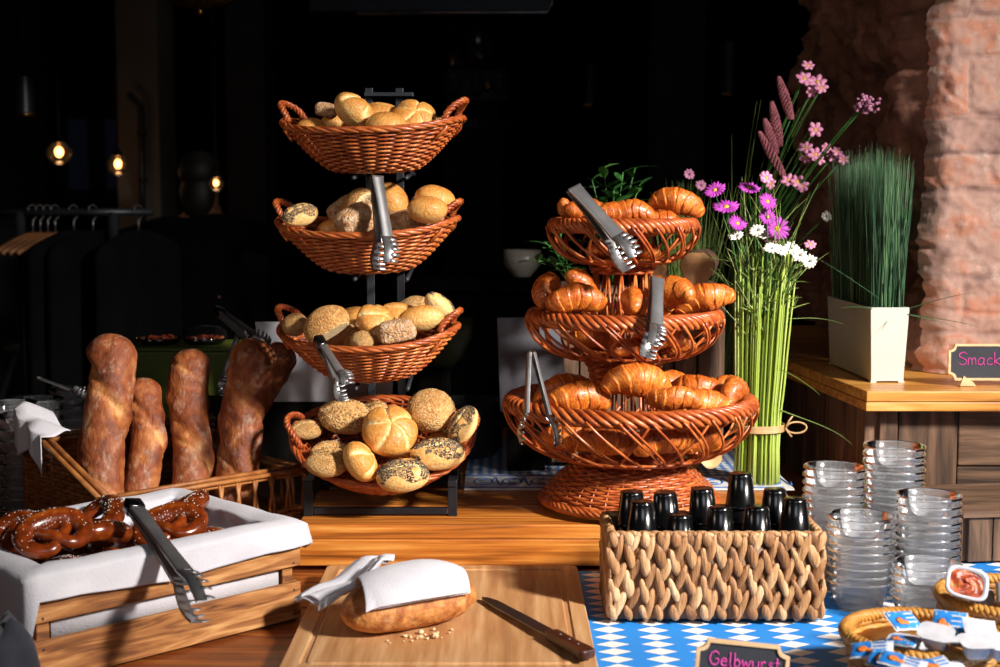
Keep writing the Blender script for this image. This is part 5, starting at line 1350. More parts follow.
# lime bundle with daisies
D0=2.95; bc=W(756,487,D0); 
fb=empty('flower_bundle',(bc.x,D0,SZ+.006),(0,0,0),'upright bundle of lime green stems with violet and white daisies tied with raffia','flower bundle')
def loc(px,py,D): p=W(px,py,D); return np.array([p.x-bc.x,p.y-D0,p.z-SZ-.006])
m=MB(); random.seed(9)
for k in range(120):
    a=random.random()*2*PI; r=.050*math.sqrt(random.random()); x=r*math.cos(a); y=r*math.sin(a)*.8
    h=random.uniform(.40,.50); tx=x*1.35+.010; ty=y*1.3
    q=np.linspace(0,1,7)[:,None]; P=np.concatenate([x+(tx-x)*q**1.6,y+(ty-y)*q**1.6,h*q],1); P[:,0]*=np.where(np.abs(q[:,0]-.25)<.1,.93,1)
    m.tube(P,.0026*(1-.35*q[:,0]),5,a=random.random(),caps=True)
g=m.build('stems',M['stem'],fb); g['kind']='stuff'
m=MB()
for k in range(110):
    a=random.random()*2*PI; r=.04*math.sqrt(random.random()); x=r*math.cos(a)*1.3+.01; y=r*math.sin(a)
    up=random.uniform(.30,.5); L=random.uniform(.06,.20); sp=random.gauss(0,.045)
    blade(m,(x,y,up),(x+sp,y+random.gauss(0,.03),up+L),.02,.0016,a=random.random(),n=6)
for k in range(60):
    a=random.random()*2*PI; x=.05*math.cos(a)+.01; y=.045*math.sin(a); z=random.uniform(.36,.46); blade(m,(x*.8,y*.8,z),(x*1.5,y*1.5,z+random.uniform(.0,.05)),.015,.0022,a=random.random(),n=5)
for (ex,ez) in((.16,.10),(.13,.22),(-.10,.50),(.20,.36)): blade(m,(.02,-.02,ez*.7+.1),(ex,-.06,ez),.05,.0015,n=14,a=.4)
m.build('grass_leaves',M['fieldgrass'],fb)['kind']='stuff'
m=MB(); zt=loc(755,427,D0)[2]; th=np.linspace(0,2*PI,48,endpoint=False)
P=np.stack([th*0,th*0,th*0],-1)
for dz in(-.006,-.003,0,.003,.006): m.tube(np.stack([.003+.054*np.cos(th),.046*np.sin(th),zt+dz+0*th],-1),.0022,5,True,a=random.random(),ref=(0,0,1))
q=np.linspace(0,2*PI,20); m.tube(np.stack([.058+.022*(1-np.cos(q)),-.02+0*q,zt+.002+.012*np.sin(q)],-1),.0022,5)
m.tube([(.056,-.02,zt),(.064,-.022,zt+.018),(.074,-.02,zt+.030)],.002,5); m.tube([(.056,-.02,zt),(.07,-.022,zt-.018)],.002,5)
m.build('raffia_tie',M['raffia'],fb)
def flower(root,org,c,r,mat,n,label,tilt=(0.9,0,0),center=True,cup=.3,stem=None,stemmat=None):
    R_=rotm(*tilt); m=MB()
    for k in range(n):
        a=2*PI*k/n+random.random()*.15; L=r*random.uniform(.88,1.08)
        dirv=np.array([math.cos(a),math.sin(a),cup]); side=np.array([-math.sin(a),math.cos(a),0]); wv=min(.9*PI*r/n,r*.33)
        V=[]
        for t,wf in((.12,.35),(.45,.9),(.8,.85),(1.0,.12)):
            c0=dirv*L*t+np.array([0,0,-cup*L*t*t*.5]); V+= [c0-side*wv*wf, c0+np.array([0,0,.08*L]) , c0+side*wv*wf]
        V=np.array(V)@R_.T; b=[]
        F=[]
        for i in range(3):
            for j in range(2): F.append((i*3+j,i*3+j+1,i*3+j+4,i*3+j+3))
        m.add(V,F,random.uniform(.3,.9))
    o=m.build('flower_head',mat,root,loc=tuple(c)); 
    if label: o['label']=label
    s=o.modifiers.new('t','SOLIDIFY'); s.thickness=.0006
    if center: mc=MB(); mc.blob(R_@np.array([0,0,.06*r]),(r*.26,r*.26,r*.2),R_,nu=10,nv=6); mc.build('flower_centre',M['yellowc'],o)
    return o
stm=MB()
FL=[(715,191,'v',11),(726,208,'v',13),(749,189,'v',11),(767,202,'v',10),(767,217,'v',9),(777,229,'v',13),(737,224,'v',10),
    (736,237,'w',8),(757,231,'w',8),(764,236,'w',8),(771,249,'w',8),(780,251,'w',8),(791,249,'w',8),(799,256,'w',8),(809,262,'w',8),(810,245,'p',7),(771,241,'p',7),(766,178,'p',7)]
for i,(px,py,t,r) in enumerate(FL):
    D=D0-.03+.05*random.uniform(-1,.6); c=loc(px,py,D); rr=r/FPX*D
    mat={'v':M['violet'],'w':M['whitepetal'],'p':M['pink']}[t]
    flower(fb,None,c,rr,mat,{'v':18,'w':12,'p':7}[t],{'v':'violet daisy head','w':'small white daisy head','p':'small pink blossom'}[t],tilt=(random.uniform(.5,1.3),random.uniform(-.5,.5),0),cup=.45 if t=='w' else .25,center=t!='w')
    bx=c[0]*.35+.005; stm.tube([(bx,c[1]*.4,.36),((bx+c[0])/2+.004,c[1]*.8,(.36+c[2])/2+.02),(c[0],c[1]+.004,c[2]-.003)],.0011,4,a=.4)
stm.build('flower_stems',M['leaf'],fb)['kind']='stuff'

# tall wild flower arrangement behind
D1=3.45; tc=Vector((.60,3.60,0))
tv=empty('tall_flower_arrangement',(tc.x,tc.y,SZ+.006),(0,0,0),'tall loose arrangement of pink blossoms and rosy plumes against the dark pillar','flower arrangement')
def loc1(px,py,D): p=W(px,py,D); return np.array([p.x-tc.x,p.y-tc.y,p.z-SZ-.006])
m=MB(); m.lathe([(0,.0),(.055,.0),(.06,.01),(.05,.14),(.055,.15),(.048,.15),(.044,.02),(0,.02)],24); m.build('vase',M['blackmetal'],tv)
m=MB(); random.seed(21)
for k in range(150):
    px=random.gauss(806,34); py=random.uniform(95,330); 
    if py<150 and random.random()<.45: py+=90
    if px>785 and py>170: px=785-random.random()*40
    e=loc1(min(px,848),py,D1+random.uniform(-.0,.12)); x0_,y0__=random.gauss(0,.013),random.gauss(0,.013); q=np.linspace(0,1,12)[:,None]
    m.tube(np.concatenate([x0_+(e[0]-x0_)*q**2.0,y0__+(e[1]-y0__)*q**2.0,.12+(e[2]-.12)*q],1),.0017*(1-.85*q[:,0]**2),3,a=random.random(),caps=False)
m.build('grass_leaves',M['fieldgrass'],tv)['kind']='stuff'
sm=MB()
def stalk(c,r=.0012):
    q=np.linspace(0,1,12)[:,None]; sm.tube(np.concatenate([c[0]*q**2.0,c[1]*q**2.0,.13+(c[2]-.13)*q],1),r*1.3,4,a=.6)
for i,(x0,y0_,x1,y1_,) in enumerate(((791,118,779,78),(780,145,772,103),(783,175,760,133),(776,152,765,120))):
    a=loc1(x0,y0_,D1-.03); b=loc1(x1,y1_,D1-.03); s=MB(); n=22
    for k in range(n):
        t=k/(n-1); c=a+(b-a)*t; rr=.010*math.sin(PI*(.12+.84*t))**.7
        for q in range(6):
            an=q*PI/3+k*.5; s.blob(c+np.array([rr*math.cos(an),rr*math.sin(an),0]),(.0035,.0035,.005),nu=6,nv=4,a=random.random())
    s.build('rosy_plume',M['plume'],tv); stalk(a)
for i,(px,py,r,lab) in enumerate(((804,79,9,0),(817,83,10,0),(808,66,7,0),(821,88,7,0),(811,92,6,0),(815,130,8,0),(806,148,8,0),(815,155,8,0),(806,158,7,0),(819,160,6,0),(826,148,6,0),(788,181,8,0),(797,182,8,0),(802,186,7,0),(765,178,7,0),(770,184,6,0),(837,152,7,0),(843,160,6,0),(832,157,6,0))):
    D=D1-.04+random.uniform(-.02,.02); c=loc1(px,py,D); flower(tv,None,c,r/FPX*D,M['pink'],6,None,tilt=(random.uniform(.8,1.5),random.uniform(-.5,.5),0)); stalk(c)
c=loc1(867,104,3.22); s=MB()
for k in range(90):
    v=Vector((random.gauss(0,1),random.gauss(0,1),random.gauss(0,1))).normalized(); s.blob(c+np.array(v)*np.array([.038,.03,.022])*random.uniform(.25,1),(.0048,.0048,.004),nu=6,nv=4,a=random.random())
s.build('mauve_flower_head',M['mauve'],tv); stalk(c,.002); stalk((c[0]-.015,c[1]+.01,c[2]-.01),.0015)
c=loc1(826,217,D1+.02); flower(tv,None,c,.014,M['whitepetal'],8,'single white bud',tilt=(1.2,0,0),center=False,cup=.8); stalk(c)
sm.build('flower_stems',M['leaf'],tv)['kind']='stuff'

# plank crate behind the croissants with log and leaves
ca=W(556,287,3.12); cb_=W(722,287,3.12); hb=ca.z-SZ-.006
pc=empty('plank_crate',((ca.x+cb_.x)/2,3.24,SZ+.006),(0,0,0),'tall crate of upright weathered planks behind the croissant baskets','crate')
wd=cb_.x-ca.x; m=MB(); n=7
for k in range(n): m.box((-wd/2+wd*(k+.5)/n,-.115,hb/2),(wd/n-.004,.016,hb-.02),a=random.random())
m.build('front_planks',M['oldwood'],pc,smooth=False,bevel=.002)
for sx in(-1,1):
    boxobj('side_panel',(sx*wd/2,0,hb/2),(.016,.24,hb-.02),M['oldwood'],pc)
boxobj('back_panel',(0,.115,hb/2),(wd,.016,hb-.02),M['oldwood'],pc); boxobj('top_board',(0,0,hb-.008),(wd+.03,.27,.016),M['oldwoodh'],pc,bevel=.003)
def log(px,py,D,r,L,rz,label,zfloor=None):
    c=W(px,py,D); z=c.z
    root=empty('log',(c.x,c.y,z),(0,0,rz),label,'log','sawn logs on the crate')
    n=36; th=np.linspace(0,2*PI,n,endpoint=False)[:,None]; t=np.linspace(0,1,12)[None,:]
    rr=r*(1+.05*np.sin(3*th)+.03*np.sin(7*th+t*6)); P=np.stack([rr*np.cos(th),L*t+0*th,rr*np.sin(th)],-1); m=MB(); m.grid(P,True,False); m.build('bark',M['bark'],root)
    m=MB(); k=np.linspace(.0,1,14)[None,:]; rr=r*(1+.05*np.sin(3*th)+.03*np.sin(7*th)); P=np.stack([rr*k*.96*np.cos(th),-.002+.0006*np.sin(k*40)+0*th,rr*k*.96*np.sin(th)],-1); m.grid(P,True,False,.5+.4*np.sin(k*45)+0*th); m.build('sawn_end',M['logend'],root)
log(697,268,3.09,.038,.20,-.2,'sawn log with round pale end lying right of the croissants')
log(655,273,3.12,.030,.18,.3,'smaller log lying left of the pale round log end')
# dry leaf and sticks under the bowl
m=MB(); u=np.linspace(-1,1,14)[:,None]; v=np.linspace(-1,1,8)[None,:]
P=np.stack([.036*u+0*v,.02*v*(1-u**2)**.5,.012*np.sin(u*3)*v+.006*u**2+0*v],-1); m.grid(P)
o=m.build('dry_leaf',M['dryleaf'],loc=W(705,458,2.92),rot=(.9,.2,.1)); s=o.modifiers.new('t','SOLIDIFY'); s.thickness=.001; tag(o,'curled pale dry leaf under the right side of the bottom croissant basket','leaf')
for i,(pa,pb) in enumerate((((668,492),(664,430)),((682,490),(684,436)),((694,488),(699,452)))):
    a=W(pa[0],pa[1],3.05+.012*i); a.z=SZ+.012; b=W(pb[0],pb[1],a.y+.015); m=MB(); q=np.linspace(0,1,8)[:,None]; P=np.array(a)+(np.array(b)-np.array(a))*q; m.tube(P,.013-.002*q[:,0],10,a=.5)
    o=m.build('wood_stick',M['logend']); tag(o,['pale wood stick nearest the wicker pedestal behind the cups','middle one of the three pale wood sticks behind the cups','short pale wood stick holding the dry leaf'][i],'stick','sticks beside the wicker pedestal')
# leafy plants
def leafy(base,tips,label,leaves,n=9):
    root=empty('leafy_plant',base,(0,0,0),label,'plant'); st_=MB(); lf=MB()
    for (tx,ty,tz) in tips:
        q=np.linspace(0,1,10)[:,None]; P=np.array([tx,ty,tz])*q+np.array([0,0,.02])*np.sin(q*PI); st_.tube(P,.0018,5,a=.5)
        for k in range(n):
            f=.3+.7*k/(n-1); c=P[int(f*9)]; a=k*2.4+random.random(); el=random.uniform(.1,.8); L=leaves*random.uniform(.7,1.1)
            d=np.array([math.cos(a)*math.cos(el),math.sin(a)*math.cos(el),math.sin(el)]); s=np.cross(d,(0,0,1)); s/=np.linalg.norm(s); up=np.cross(s,d)
            V=[]
            for t,w_ in((0,.05),(.25,.8),(.55,1),(.8,.6),(1,.03)):
                cc=c+d*L*t-np.array([0,0,L*.25*t*t]); V+=[cc-s*L*.2*w_,cc-up*L*.03,cc+s*L*.2*w_]
            lf.add(V,[(i*3+j,i*3+j+1,i*3+j+4,i*3+j+3) for i in range(4) for j in range(2)],random.random())
    st_.build('stems',M['leaf'],root); g=lf.build('leaves',M['leaf'],root); g['kind']='stuff'
    return root
ct=SZ+.0075+hb
b=Vector((W(612,250,3.2).x,3.2,ct)); leafy(b,[(W(px,py,3.2).x-b.x,dy,W(px,py,3.2+dy).z-b.z) for px,py,dy in((592,180,0),(605,168,.03),(622,172,-.03),(636,168,.02),(612,190,-.05),(640,185,.0))],'leafy green plant rising behind the top croissant basket',.06,14)
b=Vector((W(572,290,3.05).x,3.16,ct)); leafy(b,[(W(px,py,3.02).x-b.x,-.12,W(px,py,3.02).z-b.z) for px,py in((538,262),(545,243),(560,235),(556,265))],'lance leaved green sprig left of the croissants between the baskets',.06,8)
# slim grass clump between the stand and the bundle
b=W(688,283,3.40); gp=empty('grass_clump',(b.x,3.45,SZ+.006),(0,0,0),'dim tall grass clump with pale buds between croissants and lime bundle','plant')
m=MB()
for k in range(190):
    px=random.gauss(692,20); py=random.uniform(175,290); e=W(px,py,3.42+random.uniform(-.04,.05)); blade(m,(random.gauss(0,.02),random.gauss(0,.015),.10),(e.x-b.x,e.y-3.45,e.z-SZ-.006),.015,.0014,a=random.random()*.7,n=9)
m.build('grass_leaves',M['fieldgrass'],gp)['kind']='stuff'
m=MB(); m.lathe([(0,0),(.05,0),(.06,.11),(.052,.11),(.045,.01),(0,.01)],20); m.build('pot',M['blackmetal'],gp)
for px,py in((690,175),(702,186)):
    e=W(px,py,3.38); flower(gp,None,(e.x-b.x,-.04,e.z-SZ-.006),.014,M['mauve'],9,'pale wispy bud',tilt=(1.2,.3,0),center=False,cup=.9)

# ================================================================ things behind the roll stand
def slab(name,pts,D,thick,mat,label,cat,lean=0):
    a=[W(px,py,D) for px,py in pts]; c=sum(a,Vector())/len(a); m=MB(); m.prism([(q.x-c.x,q.z-c.z) for q in a],0,thick); o=m.build(name,mat,smooth=False,loc=c,rot=(lean,0,0),bevel=.002); return tag(o,label,cat)
o=slab('pale_board',[(262,402),(392,402),(397,322),(255,322)],3.12,.012,M['whitepaint'],'pale board standing between third and lowest roll baskets behind the stand','board')
zp=W(320,402,3.12).z; boxobj_=boxobj('low_plinth',(W(325,402,3.12).x,3.19,(SZ+zp)/2),(.30,.14,zp-SZ-.001),M['roomdark']); tag(boxobj_,'dark low box carrying the pale board behind the roll stand','box')
o=slab('grey_menu_board',[(500,412),(566,412),(562,317),(497,318)],3.08,.010,M['greypanel'],'slate grey board standing left of the croissant baskets','board')
zp=W(530,412,3.08).z; q=boxobj('low_plinth',(W(526,412,3.08).x,3.13,(SZ+.006+zp)/2),(.085,.12,zp-SZ-.007),M['roomdark']); tag(q,'dark low box under the slate grey board','box')
# green bowl behind third basket and steel pan
c=W(434,333,3.05); m=MB(); m.lathe([(0,-.08),(.04,-.08),(.065,-.055),(.084,-.01),(.088,.03),(.084,.03),(.078,-.01),(.06,-.05),(0,-.08)],40); o=m.build('green_bowl',mk('dark green glaze',['#1f2a0c','#2b3812'],6,2,rough=.4),loc=c); tag(o,'olive green bowl behind the right end of the third roll basket','bowl')
zq=c.z-.08; q=boxobj('dark_riser',(c.x,3.05,(SZ+zq)/2),(.07,.10,zq-SZ-.001),M['roomdark'],bevel=.004); tag(q,'dark riser under the olive green bowl','riser')
m=MB(); m.lathe([(0,0),(.07,0),(.085,.02),(.088,.13),(.083,.13),(.08,.02),(0,.01)],36); o=m.build('steel_pot',mk('dull steel',['#4a4a50','#66666c'],8,2,rough=.35,metal=.8),loc=(W(466,400,3.25).x+.0,3.28,SZ+.006)); tag(o,'dull steel pot right of the roll stand in the gloom','pot')
# long green box with plastic trays
ga=W(133,351,3.25); gb=W(233,351,3.25); hz=ga.z-TZ
gx=empty('green_box',((ga.x+gb.x)/2,3.34,TZ),(0,0,0),'olive green box behind the long breads with salad trays on it','box')
wd=gb.x-ga.x; m=MB(); m.box((0,0,hz/2),(wd,.20,hz)); m.build('body',M['green'],gx,smooth=False,bevel=.006)
m=MB(); m.box((0,0,hz+.004),(wd+.008,.208,.008)); m.build('lid',M['green'],gx,smooth=False,bevel=.002)
for i,px in enumerate((157,203)):
    c=W(px,345,3.32); rt=empty('salad_tray',(c.x,3.34,TZ+hz+.009),(0,0,0),['low dark tray of red salad at the left on the green box','clear lidded salad tray at the right on the green box'][i],'tray','trays on the green box')
    m=MB(); m.lathe([(0,0),(.044,0),(.052,.014),(.055,.014),(.046,.0015),(0,.002)],28,sx=1); m.build('tray',M['blackplastic'],rt)
    m=MB()
    for k in range(40): a=random.random()*6.28; r=.042*math.sqrt(random.random()); m.blob((r*math.cos(a),r*math.sin(a),.010+.004*random.random()),(.008,.006,.005),rotm(random.random(),random.random(),random.random()*3),nu=7,nv=5,a=random.random())
    m.build('salad',M['salsa'],rt)['kind']='stuff'
    if i: m=MB(); m.lathe([(.055,.014),(.052,.03),(.04,.042),(0,.046)],36); m.build('clear_lid',M['glass'],rt)
# dim utensils
tongs(W(218,311,3.12),W(262,345,3.02),60,'black handled tongs lying in shade above the fourth long bread',w=.02,wid_end=.03,tip=True)
tongs(W(38,378,3.0),W(92,398,2.94),30,'slim bright tongs resting on the dim clear bowls at the left',w=.005,wid_end=.008,open_=.016)
tongs(W(240,334,3.20),W(222,392,3.12),10,'steel tongs standing between the long breads and the pale board',w=.012,wid_end=.018)

tp_=W(222,392,3.12); q=boxobj('dark_box',(tp_.x,3.12,(TZ+tp_.z-.012)/2),(.09,.08,tp_.z-.012-TZ-.001),M['roomdark'],bevel=.003); tag(q,'small dark box behind the long breads under the leaning tongs','box')
# ================================================================ chalk signs
GL={'S':[[(.9,.85),(.6,1),(.2,.9),(.12,.65),(.5,.52),(.85,.35),(.8,.1),(.45,0),(.1,.12)]],
'm':[[(0,0),(.02,.55)],[(.02,.4),(.2,.55),(.35,.5),(.38,0)],[(.38,.4),(.56,.55),(.72,.5),(.75,0)]],
'a':[[(.6,.5),(.3,.56),(.05,.35),(.1,.05),(.35,0),(.6,.2)],[(.62,.55),(.6,.1),(.7,0)]],
'c':[[(.6,.45),(.35,.56),(.08,.35),(.12,.08),(.38,0),(.62,.1)]],
'k':[[(.05,1),(.05,0)],[(.55,.55),(.08,.28),(.6,0)]],
'G':[[(.9,.8),(.6,1),(.2,.85),(.08,.45),(.25,.08),(.6,0),(.88,.2),(.88,.45),(.55,.45)]],
'e':[[(.08,.3),(.55,.33),(.5,.52),(.25,.56),(.05,.35),(.12,.06),(.38,0),(.6,.1)]],
'l':[[(.1,1),(.08,.1),(.25,0)]],'b':[[(.08,1),(.08,0)],[(.08,.4),(.35,.56),(.6,.3),(.4,0),(.08,.08)]],
'w':[[(0,.55),(.15,0),(.35,.45),(.55,0),(.75,.55)]],'u':[[(.05,.55),(.08,.1),(.3,0),(.55,.15)],[(.58,.55),(.6,0)]],
'r':[[(.05,.55),(.08,0)],[(.08,.35),(.25,.55),(.45,.52)]],'s':[[(.5,.48),(.25,.56),(.1,.42),(.45,.2),(.35,.02),(.05,.06)]],'t':[[(.2,.9),(.2,.1),(.4,0)],[(.0,.55),(.42,.57)]]}
WD={'S':1.0,'m':.92,'a':.85,'c':.75,'k':.75,'G':1.05,'e':.75,'l':.42,'b':.75,'w':.88,'u':.78,'r':.6,'s':.65,'t':.6}
def sign(c,rot,w,h,text,label,tx,ty,ts):
    root=empty('chalk_sign',c,rot,label,'sign','small chalk signs')
    def outline(w,h,n):
        P=[]
        for cx,cy,a0 in((1,1,PI),( -1,1,1.5*PI),(-1,-1,0),(1,-1,PI/2)):
            seq=np.linspace(0,PI/2,6)
            arc=[(cx*w/2+n*math.cos(a0+q),cy*h/2+n*math.sin(a0+q)) for q in seq]
            P+=arc[::-1]
        return P
    o=outline(w,h,.014); i=outline(w-.010,h-.010,.0125)
    m=MB(); m.prism([(x,z) for x,z in o],.0,.005); m.build('backing',M['signwood'],root,smooth=False)
    m=MB(); 
    O=np.array([[x,z] for x,z in o]); I=np.array([[x,z] for x,z in i]); n=len(O)
    def L3(A,y): return np.stack([A[:,0],np.full(n,y),A[:,1]],-1)
    P=np.stack([L3(O,0),L3(O,-.003),L3(I,-.003),L3(I,0)],1); m.grid(P,True,False); m.build('frame',M['signwood'],root,smooth=False)
    m=MB(); m.prism([(x,z) for x,z in i],-.0006,.0003); m.build('slate_face',M['slate'],root,smooth=False)
    m=MB(); x=tx
    for ch in text:
        for s in GL[ch]:
            P=np.array(s); q=np.linspace(0,len(P)-1,max(2,(len(P)-1)*4+1)); X=np.interp(q,range(len(P)),P[:,0]); Y=np.interp(q,range(len(P)),P[:,1])
            m.tube(np.stack([x+X*ts,-.0011+0*X,ty+Y*ts*1.25],-1),.0012,5,ref=(0,1,0),flat=1)
        x+=WD[ch]*ts
    m.build('chalk_lettering',M['chalk'],root)
    zb_=-h/2
    for sx in(-.28,.28):
        m=MB(); m.prism([(sx*w-.014,zb_-.012),(sx*w+.020,zb_-.012),(sx*w+.014,zb_-.003),(sx*w+.004,zb_+.001),(sx*w-.006,zb_+.010),(sx*w-.010,zb_+.0)],-.006,.016); m.build('easel_foot',M['signwood'],root,smooth=False)
    return root
c=W(992,366,2.95); c.z=LZ+.013+.0415; w=.175
sign((W(948,366,2.95).x+w/2,2.95,LZ+.013+.039),(-.05,0,0),w,.078,'Smack','chalk sign reading Smack standing on the pine ledge at the right edge',-w/2+.020,-.006,.022)
c=G(742,690,TZ+.006); wS=.122
sy_=G(742,644,TZ+.012+.051+.038).y; sgn=W(742,644,sy_)
sign((sgn.x,sy_,TZ+.012+.052),(-.12,math.radians(5),math.radians(-3)),.126,.078,'Gelbwurst','small chalk sign with magenta writing in front of the woven box',-.046,.004,.0152)

# ================================================================ packet and tub baskets
def round_basket(c,r,h,label,fl):
    sx=1
    root=empty('straw_basket',c,(0,0,0),label,'basket','round straw baskets at the lower right')
    m=MB(); th=np.linspace(0,2*PI,140,endpoint=False)
    for i in range(8):
        z=.004+h*i/8; rr=r*(.84+.16*i/8); w_=.002*np.sin(18*th+(PI if i%2 else 0)); m.tube(np.stack([(rr+w_)*sx*np.cos(th),(rr+w_)*np.sin(th),z+0*th],-1),h/8*.58,6,True,a=random.uniform(.2,.5),ref=(0,0,1))
    for j in range(36): a=2*PI*j/36; m.tube([(r*.84*sx*math.cos(a),r*.84*math.sin(a),.002),(r*sx*math.cos(a),r*math.sin(a),h)],.0028,5,a=.3)
    m.lathe([(0,.004),(r*.84,.004)],40,a=.3); m.lathe([(0,fl),(r*(.84+.16*fl/h)-.006,fl),(r*(.84+.16*fl/h)-.006,fl-.008),(0,fl-.008)],40,a=.35); m.build('woven_wall',M['wicker_straw'],root)
    q=MB(); P=np.stack([r*sx*np.cos(th),r*np.sin(th),h+.003+0*th],-1); rope(q,P,.0055,.0052,26,3,6,a=.6); q.build('braided_rim',M['wicker_straw'],root); return root
ra=Vector((.5985,1.93,0)); rr_a=.104; rb=Vector((.776,2.075,0)); rr_b=.100
round_basket((ra.x,ra.y,TZ+.0085),rr_a,.072,'straw basket of butter packets at the lower right corner',.058)
round_basket((rb.x,rb.y,TZ+.0085),rr_b,.085,'straw basket of plastic tubs behind the butter packet basket',.052)
def tub(c,rot,s,label,filled=False,lid=False):
    root=empty('portion_tub',c,[math.radians(q) for q in rot],label,'tub','white portion tubs in the straw basket'); root.scale=(s,s,s)
    m=MB(); n=32; th=np.linspace(0,2*PI,n,endpoint=False)
    def rr(R,e=.22): return R/np.maximum(np.abs(np.cos(th)),np.abs(np.sin(th)))**.0*(1/((np.abs(np.cos(th))**4+np.abs(np.sin(th))**4)**.25))
    Ls=[]
    for (R,z) in((.0,0),(.019,0),(.021,.002),(.028,.030),(.034,.031),(.034,.033),(.0275,.033),(.020,.004),(0,.003)):
        k=rr(R) if R>0 else 0*th; Ls.append(np.stack([k*np.cos(th),.8*k*np.sin(th),z+0*th],-1))
    m.grid(np.array(Ls).transpose(1,0,2),True,False); m.build('tub',M['alu'],root)
    if filled:
        m=MB(); k=rr(.0265); P=[]
        for f in np.linspace(0,1,8): P.append(np.stack([f*k*np.cos(th),f*.8*k*np.sin(th),.029+.004*(1-f)+.002*np.sin(f*9+th*3)],-1))
        m.grid(np.array(P).transpose(1,0,2),True,False); m.build('relish',M['salsa'],root)
    if lid:
        m=MB(); k=rr(.036); m.grid(np.array([np.stack([f*k*np.cos(th),f*.8*k*np.sin(th),.0345+0*th],-1) for f in(0,.5,1)]).transpose(1,0,2),True,False); m.build('foil_lid',M['foil'],root)
tb_=[((.692,2.035,.945),(55,12,-10),.95,1,0,'white tub of red relish tipped towards the camera at the left of the tub basket'),((.750,2.125,.880),(176,6,10),.95,0,0,'upturned white tub at the back of the tub basket'),((.778,2.032,.882),(8,4,40),.95,0,0,'open white tub at the front of the tub basket'),
     ((.835,2.085,.885),(10,-6,15),.95,0,1,'foil lidded tub at the right side of the tub basket'),((.785,2.075,.930),(160,15,60),.95,0,0,'upturned tub lying on top of the others in the tub basket')]
for c_,rot,s,f,l,lab in tb_: tub(c_,rot,s,lab,f,l)
def packet(c,rot,w,h,t,style,label,name='butter_packet'):
    root=empty(name,c,[math.radians(q) for q in rot],label,'packet','foil packets in the straw basket')
    m=MB(); n=14; u=np.linspace(-1,1,n)[:,None]; v=np.linspace(-1,1,n)[None,:]; z=t/2*(1-u**6)*(1-v**6)
    m.grid(np.stack([u*w/2+0*v,v*h/2+0*u,z+.0006*np.sin(u*9+v*5)],-1)); m.grid(np.stack([u*w/2+0*v,v*h/2+0*u,-z],-1)[::-1]); m.build('foil_wrap',M['foil'],root)
    if style:
        p=MB(); u=np.linspace(-.92,.0 if style==1 else .92,8)[:,None]; v=np.linspace(-.9,.9,8)[None,:]; z=t/2*(1-u**6)*(1-v**6)+.0006
        p.grid(np.stack([u*w/2+0*v,v*h/2+0*u,z+.0006*np.sin(u*9+v*5)],-1)); p.build('blue_print',M['blueprint'],root)
        p=MB(); p.blob((-w*.2,-h*.1,t/2+.0012),(w*.12,h*.20,.0004),nu=12,nv=5); p.blob((-w*.05,-h*.2,t/2+.0012),(w*.10,h*.13,.0004),nu=12,nv=5); p.build('orange_print',M['orangeprint'],root)
        p=MB()
        for k in range(3): p.box((w*.2,h*(.25-.22*k),t/2+.0009),(w*.3,h*.07,.0004))
        p.build('printed_lines',M['blueprint'] if style==1 else M['foil'],root,smooth=False)
pk=[(872,636,1.95,(18,-10,-20),.058,.036,1,'white and blue packet leaning on the left rim of the packet basket'),(893,646,1.88,(25,5,-28),.052,.034,2,'blue packet with orange print at the front left'),(908,622,1.99,(30,5,25),.052,.036,2,'bright blue packet at the back left of the packet basket'),
    (945,622,1.97,(42,0,-25),.048,.040,2,'blue packet with orange motif standing in the middle'),(925,634,1.93,(20,10,20),.055,.034,0,'plain white packet under the blue ones'),(968,630,1.94,(40,-10,-12),.052,.040,0,'white packet leaning right of the blue motif packet'),
    (905,648,1.86,(10,8,-25),.062,.038,1,'long white and blue packet at the front of the basket'),(950,650,1.88,(25,0,10),.058,.036,0,'thick white packet at the front centre'),(985,640,1.93,(45,10,8),.05,.036,0,'white packet at the right edge, tilted up'),
    (884,628,1.9,(12,0,40),.046,.032,0,'white packet behind the leftmost blue one in the packet basket'),(930,646,1.9,(14,-8,15),.048,.034,1,'white and blue packet in the middle of the packet basket'),(962,642,1.9,(10,6,60),.048,.034,0,'white packet lying across the middle of the packet basket'),(915,636,1.9,(8,-5,-40),.046,.032,2,'small blue packet between the two back blue packets')]
for px,py,D,rot,w,h,s,lab in pk: packet(G(px,py+4,.893+(.012 if s else 0)),rot,w,h,.008,s,lab)
for i,(px,py,D,rot) in enumerate(((922,652,1.90,(25,0,-35)),(940,664,1.86,(20,5,-30)),(964,664,1.86,(15,0,5)),(988,660,1.88,(20,0,15)))):
    tub(G(px-6,py,.872),rot,.70,['white foil lidded tub under the blue motif packet','white lidded tub at the lower edge of the packet basket','white lidded tub right of the lowest one in the packet basket','white lidded tub at the lower right corner of the picture'][i],False,True)

